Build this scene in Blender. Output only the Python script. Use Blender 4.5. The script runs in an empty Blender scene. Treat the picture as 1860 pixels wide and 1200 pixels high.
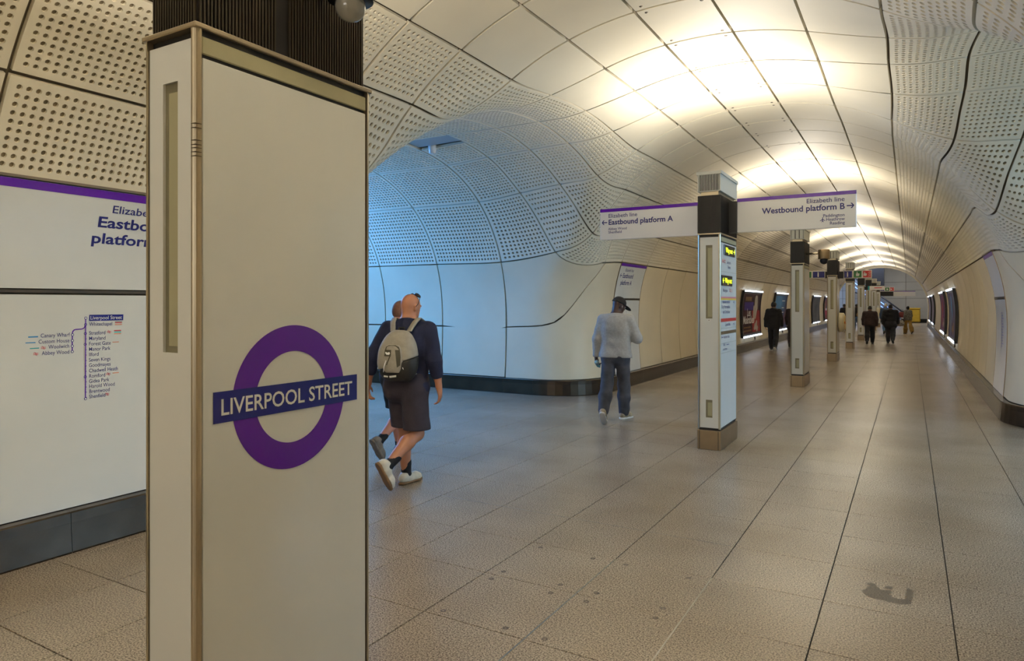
import bpy, bmesh, math, random
import numpy as np
from mathutils import Vector, Matrix

random.seed(7)
rng = np.random.default_rng(7)
scene = bpy.context.scene
COL = scene.collection
PI = math.pi

# ------------------------------------------------------------------ camera, world, light, exposure
cam_data = bpy.data.cameras.new('camera')
cam_data.sensor_fit = 'HORIZONTAL'
cam_data.sensor_width = 36.0
cam_data.lens = 24.0                       # 1240 px focal length on a 1860 px frame
cam_data.shift_y = -50.0 / 1860.0          # horizon at y = 550
cam_data.clip_start = 0.05
cam_data.clip_end = 300
cam = bpy.data.objects.new('camera', cam_data)
COL.objects.link(cam)
YAW = math.atan((1652 - 930) / 1240.0)
cam.location = (0, 0, 1.65)
cam.rotation_euler = (PI / 2, 0, YAW)
scene.camera = cam
CAMP = np.array([0, 0, 1.65])
FWD = np.array([-math.sin(YAW), math.cos(YAW), 0.0])
RGT = np.array([math.cos(YAW), math.sin(YAW), 0.0])

world = bpy.data.worlds.new('world')
scene.world = world
world.use_nodes = True
world.node_tree.nodes['Background'].inputs[0].default_value = (0.9, 0.85, 0.75, 1)
world.node_tree.nodes['Background'].inputs[1].default_value = 0.05

scene.view_settings.view_transform = 'Standard'
scene.view_settings.look = 'None'
scene.view_settings.gamma = 1
scene.view_settings.exposure = 0.98
scene.view_settings.use_curve_mapping = False
scene.cycles.diffuse_bounces = 12
scene.cycles.glossy_bounces = 4
scene.cycles.max_bounces = 14
scene.cycles.sample_clamp_indirect = 6.0

WARM = (1.0, 0.915, 0.785)
COOL = (0.11, 0.38, 1.0)
XC, YC = -1.84, 7.83                       # where the two tunnels cross
TOTEM_Y = [1.28, 7.75, 14.45, 21.2, 27.5, 33.9, 40.4, 46.8, 53.2]
TOTEM_X = [-1.834, -1.822, -1.785, -1.765, -1.75, -1.74, -1.74, -1.74, -1.74]   # right-hand face
LAMPS = []


def area(name, loc, rot, sx, sy, power, color, parent=None):
    d = bpy.data.lights.new(name, 'AREA')
    d.shape = 'RECTANGLE'
    d.size, d.size_y = sx, sy
    d.energy = power
    d.color = color
    o = bpy.data.objects.new(name, d)
    COL.objects.link(o)
    o.location = loc
    o.rotation_euler = rot
    LAMPS.append(o)
    return o


UP = (PI, 0, 0)
for k, y in enumerate([-5.2] + TOTEM_Y):
    area('uplight', (-1.94, y + 0.4, 3.19), UP, 0.16, 0.66, 44 if k > 1 else 104, WARM)
area('platform_light', (XC - 9.0, YC, 3.2), (0, math.radians(-70), 0), 1.2, 4.0, 165, COOL)
area('platform_light', (XC - 6.9, YC - 0.3, 3.75), (0, math.radians(-12), 0), 0.5, 1.2, 30, COOL)
area('platform_light', (XC + 9.0, YC, 3.2), (0, math.radians(70), 0), 1.2, 4.0, 190, (0.40, 0.68, 1.0))
area('fill_light_near', (XC + 0.6, -8.6, 2.6), (math.radians(82), 0, 0), 4.4, 2.6, 70, (1.0, 0.93, 0.82))  # soft fill added behind the viewer, stands in for unseen station lighting
area('fill_light_hall', (-3.0, 62.5, 5.6), (0, 0, 0), 4.0, 2.0, 230, (0.95, 0.95, 0.95))  # added fill, stands in for hall lighting that is out of view
area('escalator_light', (-7.0, 63.0, 5.2), (0, math.radians(-20), 0), 1.0, 3.0, 140, (0.35, 0.55, 1.0))


# ------------------------------------------------------------------ helpers
def srgb(r, g, b):
    f = lambda c: c / 12.92 if c <= 0.04045 else ((c + 0.055) / 1.055) ** 2.4
    return (f(r / 255), f(g / 255), f(b / 255), 1)


def mat(name, color, rough=0.5, metal=0.0, var=0.0, vscale=6.0, bump=0.0, bscale=60.0, emit=None, estr=0.0, spec=0.5,
        coat=0.0, trans=0.0, coords='Object'):
    m = bpy.data.materials.new(name)
    m.use_nodes = True
    nt = m.node_tree
    b = nt.nodes['Principled BSDF']
    b.inputs['Base Color'].default_value = color
    b.inputs['Roughness'].default_value = rough
    b.inputs['Metallic'].default_value = metal
    b.inputs['Specular IOR Level'].default_value = spec
    b.inputs['Coat Weight'].default_value = coat
    b.inputs['Transmission Weight'].default_value = trans
    if emit:
        b.inputs['Emission Color'].default_value = emit
        b.inputs['Emission Strength'].default_value = estr
    tc = None
    if var or bump:
        tc = nt.nodes.new('ShaderNodeTexCoord')
    if var:
        n = nt.nodes.new('ShaderNodeTexNoise')
        n.inputs['Scale'].default_value = vscale
        n.inputs['Detail'].default_value = 5
        nt.links.new(tc.outputs[coords], n.inputs['Vector'])
        mx = nt.nodes.new('ShaderNodeMixRGB')
        mx.blend_type = 'MULTIPLY'
        mx.inputs[1].default_value = color
        cr = nt.nodes.new('ShaderNodeValToRGB')
        cr.color_ramp.elements[0].position = 0.3
        cr.color_ramp.elements[1].position = 0.7
        lo = 1 - var
        cr.color_ramp.elements[0].color = (lo, lo, lo, 1)
        cr.color_ramp.elements[1].color = (1, 1, 1, 1)
        nt.links.new(n.outputs['Fac'], cr.inputs['Fac'])
        nt.links.new(cr.outputs['Color'], mx.inputs[2])
        mx.inputs[0].default_value = 1
        nt.links.new(mx.outputs['Color'], b.inputs['Base Color'])
    if bump:
        n2 = nt.nodes.new('ShaderNodeTexNoise')
        n2.inputs['Scale'].default_value = bscale
        n2.inputs['Detail'].default_value = 3
        nt.links.new(tc.outputs[coords], n2.inputs['Vector'])
        bp = nt.nodes.new('ShaderNodeBump')
        bp.inputs['Strength'].default_value = bump
        bp.inputs['Distance'].default_value = 0.01
        nt.links.new(n2.outputs['Fac'], bp.inputs['Height'])
        nt.links.new(bp.outputs['Normal'], b.inputs['Normal'])
    return m


M = {}
M['gfrc'] = mat('cream_concrete_panel', (0.80, 0.738, 0.585, 1), 0.55, var=0.08, vscale=1.3, bump=0.05, bscale=9)
M['gfrc_wall'] = mat('cream_wall_panel', (0.75, 0.665, 0.495, 1), 0.42, var=0.10, vscale=1.1, bump=0.04, bscale=7)
M['hole'] = mat('hole_backing', (0.27, 0.215, 0.135, 1), 0.9)
M['joint'] = mat('joint_shadow_gap', (0.17, 0.13, 0.08, 1), 0.85)
M['white'] = mat('white_glass_panel', (0.73, 0.745, 0.725, 1), 0.16, var=0.05, vscale=2.2)
M['white_sign'] = mat('white_enamel', (0.76, 0.74, 0.72, 1), 0.3)
M['purple'] = mat('purple_enamel', (0.105, 0.006, 0.36, 1), 0.25)
M['blue'] = mat('blue_enamel', (0.012, 0.012, 0.21, 1), 0.25)
M['ink'] = mat('dark_blue_print', (0.012, 0.012, 0.16, 1), 0.4)
M['inkblack'] = mat('black_print', (0.02, 0.02, 0.03, 1), 0.4)
M['white_print'] = mat('white_print', (0.8, 0.8, 0.8, 1), 0.35)
M['red'] = mat('red_print', (0.62, 0.03, 0.03, 1), 0.35)
M['orange'] = mat('orange_print', (0.75, 0.26, 0.12, 1), 0.35)
M['pink'] = mat('pink_print', (0.75, 0.25, 0.3, 1), 0.35)
M['yellow'] = mat('yellow_print', (0.85, 0.55, 0.05, 1), 0.35)
M['brown'] = mat('brown_print', (0.12, 0.07, 0.03, 1), 0.35)
M['teal'] = mat('teal_print', (0.03, 0.45, 0.45, 1), 0.35)
M['skyblue'] = mat('blue_print', (0.03, 0.25, 0.55, 1), 0.35)
M['green'] = mat('green_sign', (0.01, 0.17, 0.03, 1), 0.3)
M['bronze'] = mat('bronze_anodised_metal', (0.36, 0.27, 0.17, 1), 0.33, 0.85, var=0.12, vscale=9)
M['bronze_dark'] = mat('dark_bronze_metal', (0.10, 0.075, 0.05, 1), 0.4, 0.6, var=0.15, vscale=6)
M['trim'] = mat('champagne_metal_trim', (0.50, 0.43, 0.31, 1), 0.34, 0.9)
M['header'] = mat('pale_olive_lens', (0.42, 0.40, 0.26, 1), 0.25, var=0.08, vscale=5)
M['slot'] = mat('olive_grey_slot', (0.23, 0.21, 0.13, 1), 0.45, var=0.12, vscale=14)
M['black'] = mat('black_rubber', (0.012, 0.012, 0.012, 1), 0.5)
M['collar'] = mat('black_ribbed_metal', (0.006, 0.0045, 0.004, 1), 0.4, 0.0)
M['rib'] = mat('black_rib_edge', (0.045, 0.036, 0.024, 1), 0.4, 0.4)
M['vent'] = mat('pale_grey_metal', (0.52, 0.53, 0.49, 1), 0.4, 0.2)
M['skirt'] = mat('bronze_skirting', (0.09, 0.069, 0.05, 1), 0.26, 0.8, var=0.35, vscale=5)
M['glass_dark'] = mat('dark_glass', (0.02, 0.02, 0.03, 1), 0.08)
M['chrome'] = mat('steel', (0.62, 0.6, 0.56, 1), 0.25, 1.0)
M['tube'] = mat('light_strip', (0.8, 0.85, 1, 1), 0.3, emit=(0.75, 0.85, 1, 1), estr=2.2)
M['uplens'] = mat('uplight_lens', (0.9, 0.85, 0.7, 1), 0.3, emit=(1, 0.86, 0.66, 1), estr=6.0)
M['led'] = mat('display_letters', (0.6, 0.8, 0.02, 1), 0.4, emit=(0.70, 1.0, 0.02, 1), estr=1.2)


def obj(name, me, parent=None, mats=None):
    o = bpy.data.objects.new(name, me)
    COL.objects.link(o)
    if mats:
        for m in mats:
            me.materials.append(m)
    if parent:
        o.parent = parent
    return o


def tag(o, label=None, cat=None, group=None, kind=None):
    if label: o['label'] = label
    if cat: o['category'] = cat
    if group: o['group'] = group
    if kind: o['kind'] = kind
    return o


def empty(name, loc=(0, 0, 0), rz=0.0, parent=None):
    o = bpy.data.objects.new(name, None)
    COL.objects.link(o)
    o.empty_display_size = 0.1
    o.location = loc
    o.rotation_euler = (0, 0, rz)
    if parent: o.parent = parent
    return o


def mesh_np(name, verts, faces, midx=None, smooth=None, uv=None):
    """verts (n,3) array; faces: list of int arrays (k, m) grouped by polygon size."""
    me = bpy.data.meshes.new(name)
    faces = [np.asarray(f, dtype=np.int32) for f in faces if len(f)]
    nl = sum(f.size for f in faces)
    nf = sum(len(f) for f in faces)
    me.vertices.add(len(verts))
    me.vertices.foreach_set('co', np.asarray(verts, dtype=np.float32).ravel())
    me.loops.add(nl)
    lv = np.concatenate([f.ravel() for f in faces])
    me.loops.foreach_set('vertex_index', lv)
    me.polygons.add(nf)
    tot = np.concatenate([np.full(len(f), f.shape[1], dtype=np.int32) for f in faces])
    start = np.zeros(nf, dtype=np.int32)
    start[1:] = np.cumsum(tot)[:-1]
    me.polygons.foreach_set('loop_start', start)
    if midx is not None:
        me.polygons.foreach_set('material_index', np.asarray(midx, dtype=np.int32))
    if smooth is not None:
        me.polygons.foreach_set('use_smooth', np.asarray(smooth, dtype=bool))
    if uv is not None:
        l = me.uv_layers.new(name='UVMap')
        l.data.foreach_set('uv', np.asarray(uv, dtype=np.float32)[lv].ravel())
    me.update(calc_edges=True)
    return me


class MB:
    """collects simple solids as one mesh"""
    def __init__(s):
        s.v = []; s.f = []; s.m = []; s.sm = []

    def add(s, vs, fs, mi=0, smooth=False):
        n = len(s.v)
        s.v += [tuple(v) for v in vs]
        for f in fs:
            s.f.append([n + i for i in f]); s.m.append(mi); s.sm.append(smooth)
        return s

    def box(s, x0, y0, z0, x1, y1, z1, mi=0, b=0.0, xf=None):
        if b > 0:
            vs = []; idx = {}
            P = [(x0, x1), (y0, y1), (z0, z1)]
            for c in range(8):
                sg = [(c >> a) & 1 for a in range(3)]
                for ax in range(3):
                    p = []
                    for a in range(3):
                        q = P[a][sg[a]]
                        if a != ax: q += b if not sg[a] else -b
                        p.append(q)
                    idx[(c, ax)] = len(vs); vs.append(p)
            fs = []
            for ax in range(3):
                u, w = (ax + 1) % 3, (ax + 2) % 3
                for sd in (0, 1):
                    cs = []
                    for du, dw in ((0, 0), (1, 0), (1, 1), (0, 1)):
                        cs.append(idx[((sd << ax) | (du << u) | (dw << w), ax)])
                    fs.append(cs if sd else cs[::-1])
            for ax in range(3):
                u, w = (ax + 1) % 3, (ax + 2) % 3
                for du in (0, 1):
                    for dw in (0, 1):
                        c0 = (du << u) | (dw << w); c1 = c0 | (1 << ax)
                        q = [idx[(c0, u)], idx[(c1, u)], idx[(c1, w)], idx[(c0, w)]]
                        fs.append(q if (du ^ dw) else q[::-1])
            for c in range(8):
                t = [idx[(c, 0)], idx[(c, 1)], idx[(c, 2)]]
                sg = sum((c >> a) & 1 for a in range(3))
                fs.append(t if sg % 2 else t[::-1])
        else:
            vs = [(x0, y0, z0), (x1, y0, z0), (x1, y1, z0), (x0, y1, z0), (x0, y0, z1), (x1, y0, z1), (x1, y1, z1), (x0, y1, z1)]
            fs = [(3, 2, 1, 0), (4, 5, 6, 7), (0, 1, 5, 4), (1, 2, 6, 5), (2, 3, 7, 6), (3, 0, 4, 7)]
        if xf is not None:
            vs = [tuple(xf @ Vector(v)) for v in vs]
        return s.add(vs, fs, mi)

    def tube(s, pts, r, n=10, mi=0, caps=True, smooth=True):
        pts = [Vector(p) for p in pts]
        rs = r if isinstance(r, (list, tuple)) else [r] * len(pts)
        vs = []; fs = []
        up = Vector((0, 0, 1))
        for i, p in enumerate(pts):
            t = (pts[min(i + 1, len(pts) - 1)] - pts[max(i - 1, 0)])
            t.normalize()
            a = t.cross(up)
            if a.length < 1e-3: a = t.cross(Vector((0, 1, 0)))
            a.normalize(); b = a.cross(t)
            up = b
            for k in range(n):
                an = 2 * PI * k / n
                vs.append(p + (a * math.cos(an) + b * math.sin(an)) * rs[i])
        for i in range(len(pts) - 1):
            for k in range(n):
                k2 = (k + 1) % n
                fs.append((i * n + k, i * n + k2, (i + 1) * n + k2, (i + 1) * n + k))
        s.add(vs, fs, mi, smooth)
        if caps:
            n0 = len(s.v) - len(vs)
            s.f.append([n0 + k for k in range(n)][::-1]); s.m.append(mi); s.sm.append(False)
            s.f.append([n0 + (len(pts) - 1) * n + k for k in range(n)]); s.m.append(mi); s.sm.append(False)
        return s

    def lathe(s, prof, n=20, mi=0, c=(0, 0, 0), xf=None, smooth=True):
        vs = []; fs = []
        for (r, z) in prof:
            for k in range(n):
                a = 2 * PI * k / n
                v = Vector((c[0] + r * math.cos(a), c[1] + r * math.sin(a), c[2] + z))
                vs.append(xf @ v if xf is not None else v)
        for i in range(len(prof) - 1):
            for k in range(n):
                k2 = (k + 1) % n
                fs.append((i * n + k, i * n + k2, (i + 1) * n + k2, (i + 1) * n + k))
        s.add(vs, fs, mi, smooth)
        return s

    def build(s, name, mats, parent=None):
        me = bpy.data.meshes.new(name)
        me.from_pydata(s.v, [], s.f)
        me.polygons.foreach_set('material_index', s.m)
        me.polygons.foreach_set('use_smooth', s.sm)
        me.update()
        if not isinstance(mats, (list, tuple)): mats = [mats]
        return obj(name, me, parent, mats)


TXT = None


def text_mesh(body, size=0.1, align='LEFT', bold=0.0, extrude=0.0, spacing=1.0, xscale=1.0):
    global TXT
    cu = bpy.data.curves.new('t', 'FONT')
    cu.body = body
    cu.size = size
    cu.align_x = align
    cu.offset = bold * size
    cu.extrude = extrude
    cu.resolution_u = 3
    cu.space_character = spacing
    o = bpy.data.objects.new('t', cu)
    COL.objects.link(o)
    bpy.context.view_layer.update()
    me = bpy.data.meshes.new_from_object(o)
    vs = [(v.co.x * xscale, v.co.y, v.co.z) for v in me.vertices]
    fs = [list(p.vertices) for p in me.polygons]
    bpy.data.objects.remove(o); bpy.data.curves.remove(cu); bpy.data.meshes.remove(me)
    return vs, fs


def flat2(mb, pts, f, mi=0):
    """polygon given in sheet coordinates, mapped by f(x, y)"""
    mb.add([f(x, y) for x, y in pts], [list(range(len(pts)))], mi)


def disc(cx, cy, r, n=24, r2=None, a0=0, a1=2 * PI):
    return [(cx + r * math.cos(a0 + (a1 - a0) * k / n), cy + (r2 or r) * math.sin(a0 + (a1 - a0) * k / n)) for k in range(n)]


def put_text(mb, f, body, x, y, size, align='LEFT', bold=0.0, mi=0, xscale=1.0, spacing=1.0):
    vs, fs = text_mesh(body, size, align, bold, spacing=spacing, xscale=xscale)
    mb.add([f(x + v[0], y + v[1]) for v in vs], fs, mi)


def text_lines(f, m, parent, lines):
    """each line of print its own lettering part: (words, x, y, size, align, bold, xscale)"""
    for ln in lines:
        w, x, y, sz = ln[:4]
        wid = ln[7] if len(ln) > 7 else None
        al = ln[4] if len(ln) > 4 else 'LEFT'
        bo = ln[5] if len(ln) > 5 else .004
        xs = ln[6] if len(ln) > 6 else 1.0
        if wid:
            q = [v[0] for v in text_mesh(w, sz, 'LEFT', bo)[0]]; xs = wid / (max(q) - min(q))
        mb = MB(); put_text(mb, f, w, x, y, sz, al, bold=bo, xscale=xs)
        mb.build('lettering', [m], parent)


def put_rect(mb, f, x0, y0, x1, y1, mi=0, n=1):
    for k in range(n):
        a = y0 + (y1 - y0) * k / n; b = y0 + (y1 - y0) * (k + 1) / n
        mb.add([f(x0, a), f(x1, a), f(x1, b), f(x0, b)], [(0, 1, 2, 3)], mi)


def put_ring(mb, f, cx, cy, ro, ri, n=64, mi=0, a0=0.0, a1=2 * PI):
    vs = []
    for k in range(n + 1):
        a = a0 + (a1 - a0) * k / n
        vs += [f(cx + ro * math.cos(a), cy + ro * math.sin(a)), f(cx + ri * math.cos(a), cy + ri * math.sin(a))]
    mb.add(vs, [(2 * k, 2 * k + 2, 2 * k + 3, 2 * k + 1) for k in range(n)], mi)


def put_arrow(mb, f, x, y, s, right=True, mi=0):
    d = 1 if right else -1
    put_rect(mb, f, x - s * 0.5, y - s * 0.085, x + s * 0.5, y + s * 0.085, mi)
    tip = x + d * s * 0.55
    for sg in (1, -1):
        p = [(tip, y), (tip - d * 0.16 * s, y), (tip - d * 0.54 * s, y + sg * 0.40 * s), (tip - d * 0.30 * s, y + sg * 0.40 * s)]
        flat2(mb, p if (sg * d) < 0 else p[::-1], f, mi)
# ------------------------------------------------------------------ tunnel shape (signed distance of the void, x = X - XC, y = Y - YC)
MA, MBH, MZ0, MP, MW0 = 3.08, 3.03, 1.30, 2.1, 3.00
CA, CBH, CZ0, CP, CW0 = 3.05, 2.75, 1.25, 2.3, 2.98


def arm(x, z, a, b, z0, p, w0):
    x = np.abs(x)
    dz = np.maximum(z - z0, 0)
    g = ((x / a) ** p + (dz / b) ** p + 1e-12) ** (1 / p)
    up = (g - 1) * a
    lo = x - (a - (a - w0) * np.clip((z0 - z) / z0, 0, 1.2) ** 2)
    return np.where(z >= z0, up, lo)


def SDF(P):
    x, y, z = P[..., 0], P[..., 1], P[..., 2]
    fm = arm(x, z, MA, MBH, MZ0, MP, MW0)
    fc = arm(y, z, CA, CBH, CZ0, CP, CW0)
    r = 0.28 + 0.72 / (1 + np.exp((z - 2.42) / 0.27))
    u = np.maximum(r - fm, 0); v = np.maximum(r - fc, 0)
    return np.maximum(r, np.minimum(fm, fc)) - np.sqrt(u * u + v * v)


def GRAD(P):
    e = 2e-3
    g = np.empty(P.shape)
    for a in range(3):
        d = np.zeros(3); d[a] = e
        g[..., a] = (SDF(P + d) - SDF(P - d)) / (2 * e)
    return g


def project(P, it=6):
    P = np.array(P, dtype=float)
    for _ in range(it):
        g = GRAD(P)
        n2 = np.maximum((g * g).sum(-1), 0.05)
        P -= np.clip(SDF(P) / n2, -0.4, 0.4)[..., None] * g
    return P


def prof_x(z, a=MA, b=MBH, z0=MZ0, p=MP, w0=MW0):
    if z < z0: return a - (a - w0) * ((z0 - z) / z0) ** 2
    return a * max(0.0, 1 - ((z - z0) / b) ** p) ** (1 / p)


def prof_z(x, a, b, z0, p):
    return z0 + b * max(0.0, 1 - (abs(x) / a) ** p) ** (1 / p)


ZB = 0.27                                  # top of the skirting
LINE_Z = 2.42                              # foot of the perforated panels
X0 = [0.34, 1.01, 1.65, 2.31, 2.97, 3.77]
XM = [0.345, 1.02, 1.64, 2.19, 2.62, prof_x(LINE_Z)]
ZM = [prof_z(x, MA, MBH, MZ0, MP) for x in XM]
XI = {7: 4.62, 8: 6.07, 9: 7.52, 10: 8.97, 11: 10.4}
YJ0 = [0, 0.93, 1.85, 2.76, 3.5]
YCR = [0, 1.16, 2.12, 2.88, 3.02]
ZCR = [prof_z(y, CA, CBH, CZ0, CP) for y in YCR[:3]] + [2.40, 1.20]
YJ = {5: 4.45, 6: 5.90, 7: 7.35, 8: 8.80}
JMAX = 35
for j in range(9, JMAX + 1):
    YJ[j] = YJ[j - 1] + 1.5
Y_END = YJ[JMAX] + YC
J_NEAR = 10


def node(i, j):
    """rough place of the joint crossing (i, j), i, j >= 0 (i: lines along the tunnel, j: rings)"""
    if j >= 5:
        if i == 0: return (0, YJ[j], MZ0 + MBH)
        return (XM[i - 1], YJ[j], ZM[i - 1])
    if i >= 7:
        return (XI[i], YCR[j], ZCR[j])
    xi = [
        [0.34, 0.34, 0.34, 0.34, 0.345],
        [1.01, 1.01, 1.01, 1.02, 1.02],
        [1.65, 1.65, 1.65, 1.64, 1.64],
        [2.33, 2.35, 2.29, 2.19, 2.19],
        [2.97, 3.00, 2.96, 2.74, 2.64],
        [3.77, 3.77, 3.74, 3.48, 2.97]][i - 1][j]
    yj = [YJ0[j]] * 6
    yj[3] = [0, 0.95, 1.87, 2.77, 3.52][j]
    yj[4] = [0, 1.0, 1.93, 2.80, 3.56][j]
    yj[5] = [0, 1.07, 2.02, 2.87, 3.66][j]
    yy = yj[i - 1]
    zm = prof_z(xi, MA, MBH, MZ0, MP) if xi < MA else 0
    zc = prof_z(yy, CA, CBH, CZ0, CP) if yy < CA else 0
    z = max(zm, zc)
    if i == 6: z = [4.0, 3.92, 3.46, 2.56, 2.40][j]
    if i == 5 and j == 4: z = prof_z(2.62, MA, MBH, MZ0, MP)
    return (xi, yy, z)


def snode(i, j):
    x, y, z = node(abs(i), abs(j))
    return np.array([math.copysign(x, i), math.copysign(y, j) if j else 0.0, z])


def inext(i, d):
    k = i + d
    return k + d if k == 0 else k


def exists(i, j):
    a, b = abs(i), abs(j)
    if a <= 6 and b <= JMAX: return True
    return a <= 11 and b <= 4


def gnode(i, j, ilim, jlim):
    """node with linear extrapolation outside the arm"""
    if abs(i) > ilim:
        s = 1 if i > 0 else -1
        return 2 * gnode(s * ilim, j, ilim, jlim) - gnode(s * (ilim - 1), j, ilim, jlim)
    if abs(j) > jlim:
        s = 1 if j > 0 else -1
        return 2 * snode(i, s * jlim) - snode(i, s * (jlim - 1))
    return snode(i, j)


def cr(p0, p1, p2, p3, t):
    t = t[..., None]
    return 0.5 * ((2 * p1) + (-p0 + p2) * t + (2 * p0 - 5 * p1 + 4 * p2 - p3) * t ** 2 + (-p0 + 3 * p1 - 3 * p2 + p3) * t ** 3)


def cell_patch(i0, j0):
    """guess(s, t) for the cell from line i0 to the next, ring j0 to j0 + 1"""
    i1 = inext(i0, 1); j1 = j0 + 1
    main = abs(i0) <= 6 and abs(i1) <= 6
    il = 6 if main else 11
    jl = JMAX if main else 4
    I = [inext(i0, -1), i0, i1, inext(i1, 1)]
    J = [j0 - 1, j0, j1, j1 + 1]
    G = np.array([[gnode(a, b, il, jl) for b in J] for a in I])
    if not main:                            # keep the cross-arm flow clean next to the corner
        pass

    def f(s, t):
        rows = [cr(G[a, 0], G[a, 1], G[a, 2], G[a, 3], t) for a in range(4)]
        return cr(*rows, s)
    return f


def poly_curve(pts):
    pts = [np.array(p, float) for p in pts]
    d = np.array([0] + [np.linalg.norm(pts[k + 1] - pts[k]) for k in range(len(pts) - 1)])
    c = np.cumsum(d); c = c / c[-1]
    A = np.array(pts)

    def f(t):
        return np.stack([np.interp(t, c, A[:, k]) for k in range(3)], -1)
    return f


def smooth_curve(pts, n=60):
    """Catmull-Rom through the points, projected on the vault, by arc length"""
    P = [np.array(p, float) for p in pts]
    P = [2 * P[0] - P[1]] + P + [2 * P[-1] - P[-2]]
    out = []
    t = np.linspace(0, 1, n // (len(pts) - 1) + 1)
    for k in range(1, len(P) - 2):
        out.append(cr(P[k - 1], P[k], P[k + 1], P[k + 2], t)[(0 if k == 1 else 1):])
    return poly_curve(project(np.concatenate(out)))


def coons(c_s0, c_s1, c_t0, c_t1):
    """c_s0(t), c_s1(t): sides at s=0, 1; c_t0(s), c_t1(s)"""
    z = np.array([0.0]); o = np.array([1.0])
    p00, p01, p10, p11 = c_s0(z)[0], c_s0(o)[0], c_s1(z)[0], c_s1(o)[0]

    def f(s, t):
        S, T = s[..., None], t[..., None]
        return ((1 - S) * c_s0(t) + S * c_s1(t) + (1 - T) * c_t0(s) + T * c_t1(s)
                - ((1 - S) * (1 - T) * p00 + (1 - S) * T * p01 + S * (1 - T) * p10 + S * T * p11))
    return f


SWEEP = [(2.97, 3.66, 2.40), (3.09, 3.50, 2.08), (3.36, 3.22, 1.55), (3.72, 3.05, 1.27), (4.62, 3.02, 1.20)]
C_SWEEP = smooth_curve(SWEEP)


def corner_patches():
    """the two special cells at the rounded corner (x, y > 0)"""
    up = cell_patch(5, 3)
    i6 = smooth_curve([snode(6, 2), snode(6, 3), snode(6, 4), snode(6, 5)], 90)
    tt = np.linspace(0, 1, 25)
    i6b = poly_curve(project(up(np.ones(25), tt)))                     # line 6, ring 3 -> 4
    right = cell_patch(7, 3)
    i7 = poly_curve(project(right(np.zeros(25), tt)))                 # ring b, line 3 -> 4
    j3 = smooth_curve([snode(5, 3), snode(6, 3), snode(7, 3), snode(8, 3)], 90)
    ss = np.linspace(0, 1, 200)
    q = j3(ss)
    a = np.argmin(((q - project(snode(6, 3)[None])[0]) ** 2).sum(-1)); b = np.argmin(((q - project(snode(7, 3)[None])[0]) ** 2).sum(-1))
    j3b = poly_curve(np.concatenate([i6b(np.array([0.0])), q[a + 2:b - 1], i7(np.array([0.0]))]))
    sw = C_SWEEP(ss)
    swb = poly_curve(np.concatenate([i6b(np.array([1.0])), sw[3:-3], i7(np.array([1.0]))]))
    A = coons(i6b, i7, j3b, swb)                                       # s along 6->7, t along 3->4
    # lower panel: t = 0 top edge, t = 1 skirting; s from ring b round to ring 5
    line6 = poly_curve(project(cell_patch(5, 4)(np.ones(25), tt)))     # line 6, ring 4 -> 5
    top = poly_curve(np.concatenate([swb(ss)[::-1], line6(tt[1:])]))
    ang = np.linspace(0, PI / 2, 24)
    low = [(4.62, 2.98, ZB)] + [(3.98 - math.sin(x) * 0.97, 3.98 - math.cos(x) * 0.97, ZB) for x in ang] + [(3.03, 4.45, ZB)]
    bot = poly_curve(project(np.array(low)))

    def B(s, t):
        S = s
        Tp = top(S); Bt = bot(S)
        T = t[..., None]
        return (1 - T) * Tp + T * Bt
    return A, B


def wall_patch(j0):
    """tall plain wall panel of the main tunnel between rings j0 and j0+1; s along y, t down"""
    y0, y1 = (YJ[j0], YJ[j0 + 1])
    ts = np.linspace(0, 1, 40)
    zs = LINE_Z + (ZB - LINE_Z) * ts
    xs = np.array([prof_x(z) for z in zs])

    def f(s, t):
        z = LINE_Z + (ZB - LINE_Z) * t
        return np.stack([np.interp(t, ts, xs), y0 + (y1 - y0) * s, z], -1)
    return f


def cwall_patch(i0):
    x0, x1 = XI[i0], XI[i0 + 1]

    def f(s, t):
        z = 1.20 + (ZB - 1.20) * t
        y = np.array([prof_x(q, CA, CBH, CZ0, CP, CW0) for q in z.ravel()]).reshape(z.shape)
        return np.stack([x0 + (x1 - x0) * s, y, z], -1)
    return f


def mirrored(f, sx, sy):
    def g(s, t):
        p = f(s, t).copy()
        p[..., 0] *= sx; p[..., 1] *= sy
        return p
    return g


ORIGIN = np.array([XC, YC, 0.0])
OCT = [(math.cos(PI / 8 + k * PI / 4), math.sin(PI / 8 + k * PI / 4)) for k in range(8)]


def edge_lengths(f):
    q = np.linspace(0, 1, 9); h = np.full(9, 0.5)
    a = project(f(q, h), 3); b = project(f(h, q), 3)
    return np.linalg.norm(np.diff(a, axis=0), axis=1).sum(), np.linalg.norm(np.diff(b, axis=0), axis=1).sum()


GAP = 0.0135
TRI = [0]


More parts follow.
